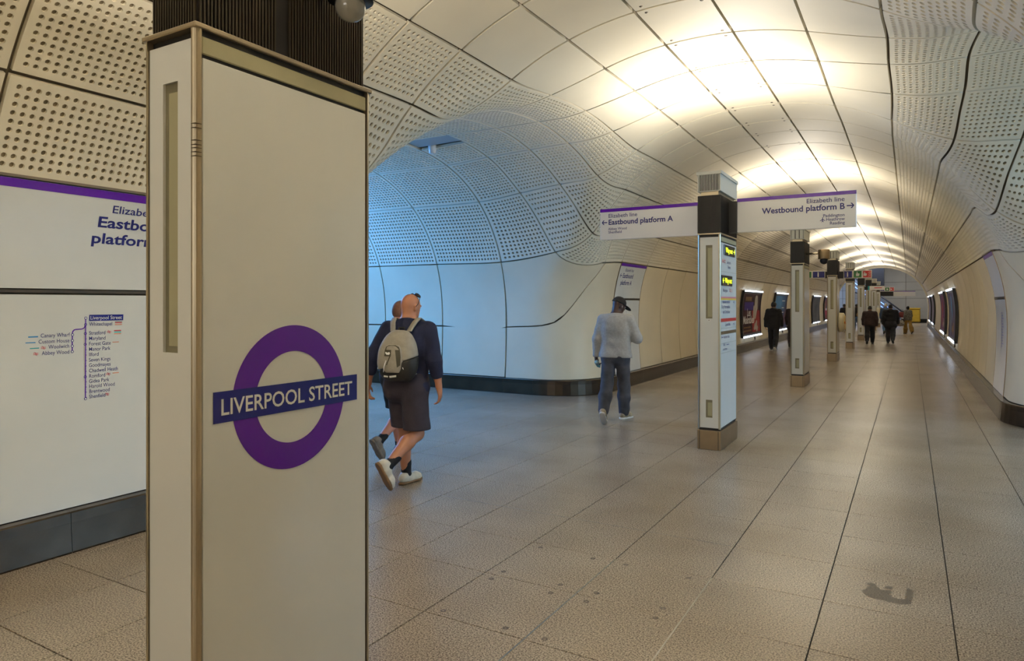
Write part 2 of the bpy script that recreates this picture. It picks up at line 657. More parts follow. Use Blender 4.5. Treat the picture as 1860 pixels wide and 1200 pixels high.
def panel_arrays(f, nu=6, nv=6, holes=None, depth=0.035, gap=GAP, off=0.0):
    """one panel: face with returned edges, round holes drilled through when holes=(columns, rows)"""
    Ls, Lt = edge_lengths(f)
    gs, gt = gap / Ls, gap / Lt
    if holes is None:
        S = np.linspace(gs, 1 - gs, nu + 1); T = np.linspace(gt, 1 - gt, nv + 1)
    else:
        ms, mt = 0.046 / Ls, 0.046 / Lt
        S = np.concatenate([[gs], np.linspace(ms, 1 - ms, holes[0] + 1), [1 - gs]])
        T = np.concatenate([[gt], np.linspace(mt, 1 - mt, holes[1] + 1), [1 - gt]])
    ns, nt = len(S), len(T)
    SS, TT = np.meshgrid(S, T, indexing='ij')
    s = [SS.ravel()]; t = [TT.ravel()]; w = [np.full(ns * nt, off)]
    nb = ns * nt
    gid = np.arange(nb).reshape(ns, nt)
    quads = []; tris = []; octs = []; qm = []
    if holes is None:
        q = np.stack([gid[:-1, :-1], gid[1:, :-1], gid[1:, 1:], gid[:-1, 1:]], -1).reshape(-1, 4)
        quads.append(q); qm.append(np.zeros(len(q), int))
    else:
        mask = np.zeros((ns - 1, nt - 1), bool)
        mask[1:-1, 1:-1] = True
        a, b = np.nonzero(~mask)
        q = np.stack([gid[a, b], gid[a + 1, b], gid[a + 1, b + 1], gid[a, b + 1]], -1)
        quads.append(q); qm.append(np.zeros(len(q), int))
        a, b = np.nonzero(mask)
        cs, ct = (S[a] + S[a + 1]) / 2, (T[b] + T[b + 1]) / 2
        rs = min(0.0235 / Ls, 0.325 * (S[2] - S[1])); rt = min(0.0235 / Lt, 0.325 * (T[2] - T[1]))
        K = len(a)
        hs = cs[:, None] + rs * np.array([c for c, _ in OCT]); ht = ct[:, None] + rt * np.array([d for _, d in OCT])
        r1 = nb + np.arange(K * 8).reshape(K, 8)          # rim on the face
        r2 = r1 + K * 8                                   # rim of the bore
        r3 = r2 + K * 8                                   # bottom
        for dep in (off, off, off + 0.018):
            s.append(hs.ravel()); t.append(ht.ravel()); w.append(np.full(K * 8, dep))
        c00, c10, c11, c01 = gid[a, b], gid[a + 1, b], gid[a + 1, b + 1], gid[a, b + 1]
        # rim order: 0 at 22.5 deg, 1 67.5, 2 112.5, 3 157.5, 4 202.5, 5 247.5, 6 292.5, 7 337.5
        fr = [np.stack([c10, c11, r1[:, 0], r1[:, 7]], -1), np.stack([c11, c01, r1[:, 2], r1[:, 1]], -1),
              np.stack([c01, c00, r1[:, 4], r1[:, 3]], -1), np.stack([c00, c10, r1[:, 6], r1[:, 5]], -1)]
        q = np.concatenate(fr); quads.append(q); qm.append(np.zeros(len(q), int))
        tris.append(np.concatenate([np.stack([c11, r1[:, 1], r1[:, 0]], -1), np.stack([c01, r1[:, 3], r1[:, 2]], -1),
                                    np.stack([c00, r1[:, 5], r1[:, 4]], -1), np.stack([c10, r1[:, 7], r1[:, 6]], -1)]))
        k = np.arange(8); k2 = (k + 1) % 8
        q = np.stack([r2[:, k], r2[:, k2], r3[:, k2], r3[:, k]], -1).reshape(-1, 4)
        quads.append(q); qm.append(np.zeros(len(q), int))
        octs.append(r3)
    # returned edge
    loop = np.concatenate([gid[:, 0], gid[-1, 1:], gid[-2::-1, -1], gid[0, -2:0:-1]])
    base = sum(len(x) for x in s)
    L = len(loop)
    for dep in (off, off + depth):
        s.append(SS.ravel()[loop]); t.append(TT.ravel()[loop]); w.append(np.full(L, dep))
    l1 = base + np.arange(L); l2 = l1 + L
    q = np.stack([np.roll(l1, -1), l1, l2, np.roll(l2, -1)], -1)
    quads.append(q); qm.append(np.zeros(len(q), int))
    s = np.concatenate(s); t = np.concatenate(t); w = np.concatenate(w)
    P = project(f(s, t), 5)
    g = GRAD(P); g /= np.linalg.norm(g, axis=-1, keepdims=True)
    V = P + g * w[:, None] + ORIGIN
    # orientation: face normals must point into the tunnel
    e = project(f(np.array([0.5, 0.52, 0.5]), np.array([0.5, 0.5, 0.52])), 3)
    nrm = np.cross(e[1] - e[0], e[2] - e[0])
    flip = np.dot(nrm, GRAD(e[:1])[0]) > 0
    Q = np.concatenate(quads); Tn = np.concatenate(tris) if tris else np.zeros((0, 3), int); O = np.concatenate(octs) if octs else np.zeros((0, 8), int)
    if flip:
        Q = Q[:, ::-1]; Tn = Tn[:, ::-1]; O = O[:, ::-1]
    midx = np.concatenate([np.concatenate(qm), np.zeros(len(Tn), int), np.ones(len(O), int)])
    TRI[0] += len(Q) * 2 + len(Tn) + len(O) * 6
    return V, [Q, Tn, O], midx, np.stack([s, t], -1)


def sharp_smooth(me):
    me.set_sharp_from_angle(angle=math.radians(40)) if hasattr(me, 'set_sharp_from_angle') else None


class Group:
    """structure object with panel children, far panels joined in one child"""
    def __init__(self, name, label=None):
        self.o = empty(name)
        self.o['kind'] = 'structure'
        if label: self.o['label'] = label
        self.far = {}
        self.back = []
        self.n = 0

    def panel(self, name, f, mats, far=False, key='far_panels', **kw):
        V, F, m, uv = panel_arrays(f, **kw)
        self.back.append(f)
        if far:
            self.far.setdefault(key, []).append((V, F, m, uv, mats))
            return None
        me = mesh_np(name, V, F, m, np.ones(sum(len(x) for x in F), bool), uv)
        o = obj(name, me, self.o, mats)
        self.n += 1
        return o

    def finish(self):
        for key, L in self.far.items():
            off = 0; Vs = []; Fs = [[], [], []]; uvs = []; ms = [[], [], []]
            for V, F, m, uv, mats in L:
                Vs.append(V); uvs.append(uv)
                c = 0
                for k in range(3):
                    Fs[k].append(F[k] + off)
                    ms[k].append(m[c:c + len(F[k])]); c += len(F[k])
                off += len(V)
            F = [np.concatenate(x) for x in Fs]
            m = np.concatenate([np.concatenate(x) for x in ms])
            me = mesh_np(key, np.concatenate(Vs), F, m, np.ones(len(m), bool), np.concatenate(uvs))
            o = obj(key, me, self.o, L[0][4])
            o['kind'] = 'stuff'
        # backing sheet behind the joints
        Vs = []; Qs = []; off = 0
        q = np.linspace(-0.004, 1.004, 6)
        S, T = np.meshgrid(q, q, indexing='ij')
        gid = np.arange(36).reshape(6, 6)
        Q = np.stack([gid[:-1, :-1], gid[1:, :-1], gid[1:, 1:], gid[:-1, 1:]], -1).reshape(-1, 4)
        for f in self.back:
            P = project(f(S.ravel(), T.ravel()), 5)
            g = GRAD(P); g /= np.linalg.norm(g, axis=-1, keepdims=True)
            Vs.append(P + g * 0.045 + ORIGIN); Qs.append(Q + off); off += 36
        me = mesh_np('backing_sheet', np.concatenate(Vs), [np.concatenate(Qs)], None, np.ones(off // 36 * 25, bool))
        o = obj('backing_sheet', me, self.o, [M['joint']])


# perforated panels too far off to drill: the same holes as a dot print
def dotmat(name, cols, rows):
    m = bpy.data.materials.new(name); m.use_nodes = True
    nt = m.node_tree; b = nt.nodes['Principled BSDF']
    b.inputs['Roughness'].default_value = 0.6
    uv = nt.nodes.new('ShaderNodeUVMap'); uv.uv_map = 'UVMap'
    mp = nt.nodes.new('ShaderNodeVectorMath'); mp.operation = 'MULTIPLY'; mp.inputs[1].default_value = (cols, rows, 1)
    fr = nt.nodes.new('ShaderNodeVectorMath'); fr.operation = 'FRACTION'
    sb = nt.nodes.new('ShaderNodeVectorMath'); sb.operation = 'SUBTRACT'; sb.inputs[1].default_value = (0.5, 0.5, 0)
    sc = nt.nodes.new('ShaderNodeVectorMath'); sc.operation = 'MULTIPLY'; sc.inputs[1].default_value = (1, 1, 0)
    ln = nt.nodes.new('ShaderNodeVectorMath'); ln.operation = 'LENGTH'
    lt = nt.nodes.new('ShaderNodeMath'); lt.operation = 'LESS_THAN'; lt.inputs[1].default_value = 0.31
    mx = nt.nodes.new('ShaderNodeMixRGB')
    mx.inputs[1].default_value = (0.66, 0.60, 0.47, 1); mx.inputs[2].default_value = (0.2, 0.16, 0.105, 1)
    L = nt.links.new
    L(uv.outputs[0], mp.inputs[0]); L(mp.outputs[0], fr.inputs[0]); L(fr.outputs[0], sb.inputs[0]); L(sb.outputs[0], sc.inputs[0])
    L(sc.outputs[0], ln.inputs[0]); L(ln.outputs['Value'], lt.inputs[0]); L(lt.outputs[0], mx.inputs[0]); L(mx.outputs[0], b.inputs['Base Color'])
    return m


M['dots'] = dotmat('perforated_panel_far', 10, 22)

g_ceil = Group('ceiling', 'vaulted ceiling of smooth cream concrete panels lit from the totems')
g_left = Group('wall_left_haunch', 'perforated cream panels along the left shoulder of the tunnel')
g_right = Group('wall_right_haunch', 'perforated cream panels along the right shoulder of the tunnel')
g_wl = Group('wall_left', 'curved plain cream wall panels on the left of the tunnel')
g_wr = Group('wall_right', 'curved plain cream wall panels on the right of the tunnel')
g_pl = Group('wall_passage_left', 'blue-lit panelled cross passage opening to the left')
g_pr = Group('wall_passage_right', 'perforated cross passage opening to the right')
SMOOTH = [M['gfrc'], M['hole']]
WALL = [M['gfrc_wall'], M['hole']]
DOT = [M['dots'], M['hole']]


def visible(P):
    d = P - CAMP
    f = d @ FWD; u = d @ RGT
    return (f > 0.2) & (np.abs(u) < 0.82 * f + 0.3) & (np.abs(d[..., 2]) < 0.62 * f + 0.5)


def centre(f):
    return project(f(np.array([0.5]), np.array([0.5])), 3)[0] + ORIGIN


def seen(f):
    q = np.array([0.02, 0.5, 0.98]); S, T = np.meshgrid(q, q)
    P = project(f(S.ravel(), T.ravel()), 3) + ORIGIN
    return visible(P).any()


# smooth ceiling and perforated shoulders of the main tunnel (and the crossing)
ILIST = [-6, -5, -4, -3, -2, -1, 1, 2, 3, 4, 5]
hatch_patch = None
for j in range(-J_NEAR, JMAX):
    for i in ILIST:
        if abs(j) > 0 and j < -4 and j < -J_NEAR: continue
        f = cell_patch(i, j)
        c = centre(f)
        dist = np.linalg.norm(c - CAMP)
        i2 = inext(i, 1)
        perf = min(abs(i), abs(i2)) >= 3
        vis = seen(f)
        far = c[1] > 33
        if not perf:
            g_ceil.panel('ceiling_panel', f, SMOOTH, far=far or not vis, key='far_ceiling_panels' if far else 'ceiling_panels_behind', nu=5 if dist < 14 else 3, nv=6 if dist < 14 else 3)
        else:
            G = g_left if i < 0 else g_right
            if vis and dist < 21:
                Ls, Lt = edge_lengths(f)
                pt = 0.051 if dist < 9 else 0.062
                h = (max(5, round((Ls - 0.09) / pt)), max(6, round((Lt - 0.09) / pt)))
                if abs(j) <= 3 or j == -4 or j == 3:
                    h = (10 if abs(i) < 6 and abs(i2) < 6 else 12, 12 if j not in (3, -4) else 11)
                G.panel('perforated_panel', f, SMOOTH, holes=h)
            else:
                G.panel('perforated_panel', f, DOT, far=far or not vis, key='far_perforated_panels' if far else 'perforated_panels_behind', nu=4, nv=3)

# cross passages
A0, B0 = corner_patches()
for sx in (-1, 1):
    G = g_pl if sx < 0 else g_pr
    for i in (6, 7, 8, 9, 10):
        for j in (-3, -2, -1, 0, 1, 2):
            f0 = cell_patch(i, j)
            f = mirrored(f0, sx, 1)
            if sx < 0 and i == 6 and j == 0:
                hatch_patch = f
                f = (lambda h: (lambda s, t: h(s, 0.40 + 0.60 * t)))(f)
                G.panel('perforated_panel', f, SMOOTH, holes=(12, 8))
                G.back.append(hatch_patch)
                continue
            vis = seen(f); c = centre(f)
            if vis and np.linalg.norm(c - CAMP) < 19:
                G.panel('perforated_panel', f, SMOOTH, holes=(20 if i > 6 else 12, 15 if j not in (2, -3) else 16))
            else:
                G.panel('perforated_panel', f, DOT, far=not vis, key='perforated_panels_behind', nu=3, nv=3)
    for sy in (-1, 1):
        near = sy < 0
        f = mirrored(A0, sx, sy)
        G.panel('corner_panel', f, WALL, far=near and sx > 0, key='corner_panels_behind', nu=10, nv=10)
        f = mirrored(B0, sx, sy)
        G.panel('corner_panel', f, WALL, far=near and sx > 0, key='corner_panels_behind', nu=26, nv=12)
        for i in (7, 8, 9, 10):
            f = mirrored(cell_patch(i, 3), sx, sy)
            vis = seen(f)
            G.panel('wall_panel', f, WALL, far=not vis, key='wall_panels_behind', nu=4, nv=8)
            f = mirrored(cwall_patch(i), sx, sy)
            G.panel('wall_panel', f, WALL, far=not vis, key='wall_panels_behind', nu=4, nv=6)

# plain tall walls of the main tunnel; bays 5 carry the station signs instead
SIGN_BAYS = []
for sx in (-1, 1):
    G = g_wl if sx < 0 else g_wr
    for sy in (-1, 1):
        for j in range(5, JMAX if sy > 0 else J_NEAR):
            f = mirrored(wall_patch(j), sx, sy)
            if (sx < 0 and j == 5) or (sx > 0 and sy > 0 and j == 5):
                SIGN_BAYS.append((sx, sy, f)); G.back.append(f); continue
            vis = seen(f); c = centre(f)
            far = c[1] > 45
            G.panel('wall_panel', f, WALL, far=far or not vis, key='far_wall_panels' if far else 'wall_panels_behind', nu=2, nv=12)
for g in (g_ceil, g_left, g_right, g_wl, g_wr, g_pl, g_pr):
    g.finish()
print('PANEL TRIS', TRI[0], [ (g.o.name, g.n) for g in (g_ceil, g_left, g_right, g_wl, g_wr, g_pl, g_pr)])
# ------------------------------------------------------------------ floor
def floor_material(name='terrazzo_floor', q=1.0, rough=0.27):
    m = bpy.data.materials.new(name); m.use_nodes = True
    nt = m.node_tree; b = nt.nodes['Principled BSDF']; L = nt.links.new
    geo = nt.nodes.new('ShaderNodeNewGeometry')
    n1 = nt.nodes.new('ShaderNodeTexNoise'); n1.inputs['Scale'].default_value = 120; n1.inputs['Detail'].default_value = 2
    n2 = nt.nodes.new('ShaderNodeTexNoise'); n2.inputs['Scale'].default_value = 0.9; n2.inputs['Detail'].default_value = 3
    L(geo.outputs['Position'], n1.inputs['Vector']); L(geo.outputs['Position'], n2.inputs['Vector'])
    r1 = nt.nodes.new('ShaderNodeValToRGB')
    r1.color_ramp.elements[0].position = 0.34; r1.color_ramp.elements[0].color = (0.105 * q, 0.084 * q, 0.064 * q, 1)
    r1.color_ramp.elements[1].position = 0.62; r1.color_ramp.elements[1].color = (0.47 * q, 0.405 * q, 0.325 * q, 1)
    L(n1.outputs['Fac'], r1.inputs['Fac'])
    r2 = nt.nodes.new('ShaderNodeValToRGB')
    r2.color_ramp.elements[0].position = 0.28; r2.color_ramp.elements[0].color = (0.70, 0.65, 0.58, 1)
    r2.color_ramp.elements[1].position = 0.72; r2.color_ramp.elements[1].color = (1, 1, 1, 1)
    L(n2.outputs['Fac'], r2.inputs['Fac'])
    mx = nt.nodes.new('ShaderNodeMixRGB'); mx.blend_type = 'MULTIPLY'; mx.inputs[0].default_value = 1
    L(r1.outputs[0], mx.inputs[1]); L(r2.outputs[0], mx.inputs[2]); L(mx.outputs[0], b.inputs['Base Color'])
    b.inputs['Roughness'].default_value = rough
    b.inputs['Specular IOR Level'].default_value = 0.5
    return m


M['floor'] = floor_material()
M['grout'] = mat('dark_grout', (0.055, 0.042, 0.03, 1), 0.8)
floor = MB()
floor.box(XC - 12, -9.5, -0.10, XC + 12, 75, -0.012)
floor_o = floor.build('floor', M['grout'])
floor_o['kind'] = 'structure'
floor_o['label'] = 'terrazzo floor of large square beige tiles'
PIT = 0.611
FX0, FY0 = -0.415, 4.145


def inside(X, Y):
    p = np.array([[X - XC, Y - YC, 0.30]])
    return SDF(p)[0]


tiles = []
ix0, ix1 = int((XC - 11 - FX0) / PIT) - 1, int((XC + 11 - FX0) / PIT) + 1
iy0, iy1 = int((-9 - FY0) / PIT), int((74 - FY0) / PIT)
for a in range(ix0, ix1):
    for b in range(iy0, iy1):
        x = FX0 + (a + 0.5) * PIT; y = FY0 + (b + 0.5) * PIT
        if y > Y_END - 0.3:
            if not (-9.5 < x < 5.2): continue
        elif inside(x, y) > 0.42: continue
        d = np.array([x, y, 0]) - CAMP
        fd = d @ FWD; u = d @ RGT
        vis = fd > 0.8 and abs(u) < 0.8 * fd + 0.35 and 1.65 / max(fd, .1) < 0.56 + 0.1
        tiles.append((vis, fd, x, y))
tm = MB(); g = 0.0028
h = PIT / 2 - g


def tile_mesh(mb, x, y, z=0.0):
    mb.add([(x - h, y - h, z - 0.012), (x + h, y - h, z - 0.012), (x + h, y + h, z - 0.012), (x - h, y + h, z - 0.012),
            (x - h, y - h, z - 0.0015), (x + h, y - h, z - 0.0015), (x + h, y + h, z - 0.0015), (x - h, y + h, z - 0.0015),
            (x - h + .0015, y - h + .0015, z), (x + h - .0015, y - h + .0015, z), (x + h - .0015, y + h - .0015, z), (x - h + .0015, y + h - .0015, z)],
           [(8, 9, 10, 11), (0, 1, 5, 4), (1, 2, 6, 5), (2, 3, 7, 6), (3, 0, 4, 7), (4, 5, 9, 8), (5, 6, 10, 9), (6, 7, 11, 10), (7, 4, 8, 11)])


cand = sorted([t for t in tiles if t[0]], key=lambda t: t[1])
near = set((t[2], t[3]) for t in cand[:298])
one = MB(); tile_mesh(one, 0, 0)
t0 = one.build('floor_tile', M['floor'], floor_o)
first = True
rest = MB()
for vis, fd, x, y in tiles:
    if (x, y) in near:
        if first: o = t0; first = False
        else:
            o = t0.copy(); COL.objects.link(o)
        o.location = (x, y, 0)
    else:
        tile_mesh(rest, x, y)
o = rest.build('far_floor_tiles', M['floor'], floor_o); o['kind'] = 'stuff'

# fixings of the access hatches, metal strips between hatch tiles, wet patch
bolt = MB()
bolt.lathe([(0.004, -0.003), (0.0065, 0.0012), (0.014, 0.0014), (0.016, 0.0010), (0.017, -0.002)][::-1], 12)
b0 = bolt.build('hatch_bolt', mat('worn_bolt_metal', (.075, .055, .04, 1), .6), floor_o)
for k, (x, y) in enumerate([(-2.154, 4.082), (-1.767, 4.075), (-2.155, 3.60), (-2.163, 3.47), (-1.767, 3.60), (-1.765, 3.47), (-1.54, 3.60), (-1.544, 3.47),
                            (-1.152, 3.60), (-1.15, 3.47), (-1.549, 2.98), (-1.772, 2.98), (-2.162, 2.98), (-1.544, 4.082), (-1.147, 4.075)]):
    o = b0 if k == 0 else b0.copy()
    if k: COL.objects.link(o)
    o.location = (x, y, 0.0)
st = None
for x, y0, y1 in ((FX0 - 2 * PIT, 2.0, 4.145), (FX0 - PIT, 2.0, 4.145)):
    mb = MB()
    mb.box(x - 0.004, y0, -0.01, x + 0.004, y1, 0.0006)
    mb.build('metal_strip', M['chrome'], floor_o)
mb = MB(); mb.box(-4.85, FY0 + PIT - 0.005, -0.011, -1.05, FY0 + PIT + 0.005, 0.0004)
mb.build('joint_strip', M['bronze_dark'], floor_o)
M['wet'] = floor_material('wet_terrazzo', 0.36, 0.4)
wet = MB()
cs = [(-0.20, 4.40, .045), (-0.17, 4.35, .05), (-0.195, 4.52, .03), (-0.185, 4.46, .035), (-0.13, 4.38, .045), (-0.09, 4.34, .042), (-0.105, 4.52, .028),
      (-0.115, 4.45, .034), (-0.05, 4.33, .035), (-0.02, 4.35, .032), (-0.005, 4.40, .022), (-0.002, 4.45, .03), (0.0, 4.50, .026), (-0.004, 4.545, .02)]
# union outline of the blobs on a fine grid
gx = np.arange(-0.32, 0.10, 0.005); gy = np.arange(4.22, 4.62, 0.005)
GX, GY = np.meshgrid(gx, gy, indexing='ij')
fld = np.zeros(GX.shape)
for x, y, r in cs:
    fld += np.exp(-((GX - x) ** 2 + (GY - y) ** 2) / (r * r) * 1.4)
fld += (np.sin(GX * 170) * np.sin(GY * 150 + GX * 40)) * 0.09 + rng.normal(0, 0.05, fld.shape)
on = fld > 0.42
idx = {}
vs = []; fs = []
for a in range(len(gx) - 1):
    for b in range(len(gy) - 1):
        if on[a, b]:
            q = []
            for p in ((a, b), (a + 1, b), (a + 1, b + 1), (a, b + 1)):
                if p not in idx:
                    idx[p] = len(vs); vs.append((gx[p[0]], gy[p[1]], 0.0006))
                q.append(idx[p])
            fs.append(q)
wet.add(vs, fs)
o = wet.build('wet_patch', M['wet'], floor_o); o['kind'] = 'stuff'

# ------------------------------------------------------------------ skirting (bronze plate standing proud of the wall foot)
def skirt_path(sx, sy, y_far, y_seg=1.45):
    """plan points from far down the tunnel, round the corner, out along the passage"""
    pts = []
    y = y_far
    while y > 4.6:
        pts.append((2.93, y)); y -= y_seg
    pts.append((2.93, 4.45))
    for k in range(0, 13):
        a = PI / 2 * k / 12
        pts.append((4.0 - math.cos(a) * 1.07, 4.0 - math.sin(a) * 1.07))
    x = 4.62
    while x < 10.6:
        pts.append((x, 2.93)); x += y_seg
    pts.append((10.6, 2.93))
    return pts


def skirting(name, sx, sy, y_far, label):
    root = empty(name); root['kind'] = 'structure'; root['label'] = label
    pts = skirt_path(sx, sy, y_far)
    # break into plates
    segs = []
    cur = [pts[0]]
    for k in range(1, len(pts)):
        cur.append(pts[k])
        curved = any(2.94 < p[0] < 3.99 and p[1] < 4.01 for p in cur[-1:])
        if (not curved and len(cur) >= 2) or len(cur) >= 8:
            segs.append(cur); cur = [pts[k]]
    if len(cur) > 1: segs.append(cur)
    if len(segs) > 28:                       # the far plates are one run
        n = len(segs) - 20
        run = [segs[0][0]]
        for s in segs[:n]: run += s[1:]
        segs = [[run[0], run[-1]]] + segs[n:]
    prof = [(0.0, 0.0), (0.004, 0.012), (-0.012, 0.20), (-0.014, 0.262), (-0.02, 0.272), (-0.12, 0.274)]
    for s in segs:
        n = []
        for k, p in enumerate(s):
            a = Vector(s[max(k - 1, 0)]); b = Vector(s[min(k + 1, len(s) - 1)])
            t = (b - a).normalized()
            q = Vector((t.y, -t.x))                                   # towards the void
            if q.dot(Vector((-1, -1))) < 0: q = -q
            n.append(q)
        vs = []; fs = []
        e = 0.0015
        for k, p in enumerate(s):
            t = (Vector(s[min(k + 1, len(s) - 1)]) - Vector(s[max(k - 1, 0)])).normalized()
            sh = e if k == 0 else (-e if k == len(s) - 1 else 0)
            for (o_, z) in prof:
                v = Vector(p) + n[k] * (o_ + 0.0) + t * sh
                vs.append((XC + sx * v.x, YC + sy * v.y, z))
        m = len(prof)
        for k in range(len(s) - 1):
            for q in range(m - 1):
                f = (k * m + q, (k + 1) * m + q, (k + 1) * m + q + 1, k * m + q + 1)
                fs.append(f if sx * sy < 0 else f[::-1])
        mb = MB(); mb.add(vs, fs, 0, False)
        mb.build('skirting_plate', M['skirt'], root)
    # dark plinth behind
    mb = MB(); vs = []; fs = []
    for k, p in enumerate(pts):
        vs += [(XC + sx * (p[0] + .03), YC + sy * (p[1] + (.03 if p[1] < 4.4 else 0)), 0), (XC + sx * (p[0] + .03), YC + sy * (p[1] + (.03 if p[1] < 4.4 else 0)), .265)]
        if k: fs.append((2 * k - 2, 2 * k, 2 * k + 1, 2 * k - 1))
    mb.add(vs, fs); mb.build('skirting_back', M['black'], root)


skirting('baseboard_left', -1, 1, YJ[JMAX], 'bronze skirting under the left wall, curving round the passage corner')
skirting('baseboard_right', 1, 1, YJ[JMAX], 'bronze skirting under the right wall, bending into the right passage')
skirting('baseboard_left_near', -1, -1, 17.0, 'bronze skirting under the map panel by the first totem')
skirting('baseboard_right_near', 1, -1, 17.0, 'bronze skirting beside the viewer on the right')

# ------------------------------------------------------------------ end of the passages, added closure behind the viewer and end hall
M['hall'] = mat('grey_concrete_hall', (0.58, 0.55, 0.48, 1), 0.55, var=0.12, vscale=0.8)
mb = MB(); mb.box(XC - 10.6, YC - 3.6, -.1, XC - 10.4, YC + 3.6, 4.6)
o = mb.build('wall_passage_end_left', M['gfrc_wall']); o['kind'] = 'structure'
mb = MB(); mb.box(XC + 10.4, YC - 3.6, -.1, XC + 10.6, YC + 3.6, 4.6)
o = mb.build('wall_passage_end_right', M['gfrc_wall']); o['kind'] = 'structure'
mb = MB(); mb.box(XC - 4, -9.4, -.1, XC + 4, -9.2, 4.8)
o = mb.build('wall_added_closure', M['gfrc_wall']); o['kind'] = 'structure'  # unseen wall added to keep light in; the tunnel itself runs on here
# ------------------------------------------------------------------ totems
TW = 0.255


def totem(k, label, face='plain'):
    xr, y0 = TOTEM_X[k], TOTEM_Y[k]
    L = 0.765 if k == 0 else 0.84
    zt = 2.475 if k == 0 else 2.42            # top of the panelled part
    W = 0.262 if k == 0 else TW
    near = k <= 3
    root = empty('totem', (xr - W / 2, y0, 0))
    tag(root, label, 'totem', 'totems down the middle of the tunnel')
    x0, x1 = -W / 2, W / 2
    B = 0.003 if near else 0.0
    # plinth
    mb = MB(); mb.box(x0 - .004, -.004, 0, x1 + .004, L + .004, .215, b=B)
    for xs in (x0 + .02, x1 - .026):
        mb.box(xs, -.006, .003, xs + .005, -.003, .212, 1)
    mb.build('plinth', [M['bronze'], M['black']], root)
    mb = MB(); mb.box(x0 + .013, .026, .2, x1 - .013, L - .026, zt)
    core = mb.build('core', [M['black']], root)
    # corner trims
    t = .021
    for sx in (0, 1):
        for sy in (0, 1):
            mb = MB()
            cx0 = x0 if sx == 0 else x1 - t; cy0 = 0 if sy == 0 else L - t
            if near:
                n = 6
                prof = []
                ox, oy = (cx0 + t if sx == 0 else cx0), (cy0 + t if sy == 0 else cy0)
                a0 = {(0, 0): PI, (1, 0): 1.5 * PI, (1, 1): 0, (0, 1): .5 * PI}[(sx, sy)]
                prof.append((ox, oy))
                for q in range(n + 1):
                    a = a0 + PI / 2 * q / n
                    prof.append((ox + t * math.cos(a), oy + t * math.sin(a)))
                vs = [(x, y, .235) for x, y in prof] + [(x, y, zt) for x, y in prof]
                m = len(prof)
                mb.add(vs, [[q, (q + 1) % m, m + (q + 1) % m, m + q] for q in range(m)], 0, False)
            else:
                mb.box(cx0, cy0, .235, cx0 + t, cy0 + t, zt)
            mb.build('corner_trim', [M['trim']], root)
    # end panels with a recessed slot
    for sd in (0, 1):
        y = .006 if sd == 0 else L - .006
        d = 1 if sd == 0 else -1
        mb = MB()
        ax0, ax1 = x0 + t + .004, x1 - t - .004
        wz = [(1.475, 2.30), (.36, .56)] if k else [(1.497, 2.327)]
        sw = .037
        zs = sorted([.245] + [q for a in wz for q in a] + [zt - .03])
        def yy(a): return a
        segs = [(zs[i], zs[i + 1], any(abs(zs[i] - a[0]) < 1e-6 for a in wz)) for i in range(len(zs) - 1)]
        for za, zb, slot in segs:
            if slot:
                mb.box(ax0, min(y, y + d * .012), za, -sw, max(y, y + d * .012), zb)
                mb.box(sw, min(y, y + d * .012), za, ax1, max(y, y + d * .012), zb)
            else:
                mb.box(ax0, min(y, y + d * .012), za, ax1, max(y, y + d * .012), zb)
        p = mb.build('end_panel', [M['white']], root)
        for za, zb in wz:
            mb = MB()
            q = y + d * .009
            mb.box(-sw, min(q, q + d * .004), za, sw, max(q, q + d * .004), zb, 0)
            mb.box(-sw + .022, min(q, q - d * .003), za + .02, sw - .004, max(q, q - d * .003), zb - .03, 1)
            mb.build('slot', [M['slot'], M['header']], p)
        if k == 1 and sd == 0:
            mb = MB(); mb.box(-.018, y - .002, 1.445, .018, y, 1.468); mb.box(-.006, y - .003, 1.453, .006, y - .0015, 1.459, 1)
            mb.build('tag_plate', [M['white_sign'], M['inkblack']], p)
    # side panels and header lens
    zh = zt - .075
    for sd in (0, 1):
        x = x1 - .004 if sd == 1 else x0 + .004
        d = -1 if sd == 1 else 1
        mb = MB(); mb.box(min(x, x + d * .01), t + .006, .245, max(x, x + d * .01), L - t - .006, zh - .012, b=.002)
        sp = mb.build('side_panel', [M['white']], root)
        mb = MB(); mb.box(min(x, x + d * .01), t + .004, zh, max(x, x + d * .01), L - t - .004, zt - .022, b=.003)
        mb.build('header_lens', [M['header']], root)
        if sd == 1: side = sp
    # cap trim
    mb = MB(); mb.box(x0 - .004, -.004, zt - .002, x1 + .004, L + .004, zt + .014, b=.003 if near else 0)
    mb.build('cap_trim', [M['trim']], root)
    # ribbed black collar
    zc0, zc1 = zt + .014, 2.86 if k else 2.92
    ins = .022 if k == 0 else 0.006
    mb = MB(); mb.box(x0 + ins, ins, zc0, x1 - ins, L - ins, zc1)
    if k == 0:                                   # mounting plate of the camera
        pass
    col = mb.build('collar', [M['collar']], root)
    mb = MB()
    rp = .0127 if k <= 1 else .03
    for q in range(int((L - 2 * ins) / rp)):
        ya = ins + (q + .35) * rp
        if k == 0 and .318 < ya < .366: continue
        for xa, xb in ((x1 - ins, x1 - ins + .007), (x0 + ins - .007, x0 + ins)):
            mb.box(xa, ya, zc0 + .006, xb, ya + rp * .42, zc1)
    for q in range(int((W - 2 * ins) / rp)):
        xa = x0 + ins + (q + .35) * rp
        for ya, yb in ((ins - .007, ins), (L - ins, L - ins + .007)):
            mb.box(xa, ya, zc0 + .006, xa + rp * .42, yb, zc1)
    o = mb.build('ribs', [M['rib'] if k == 0 else M['collar']], col); o['kind'] = 'stuff'
    # neck and uplighter box
    mb = MB(); mb.box(x0 + .03, .03, zc1, x1 - .03, L - .03, zc1 + .05)
    mb.build('neck', [M['trim']], root)
    z0 = zc1 + .045; z1 = 3.13 if k else 3.2
    mb = MB()
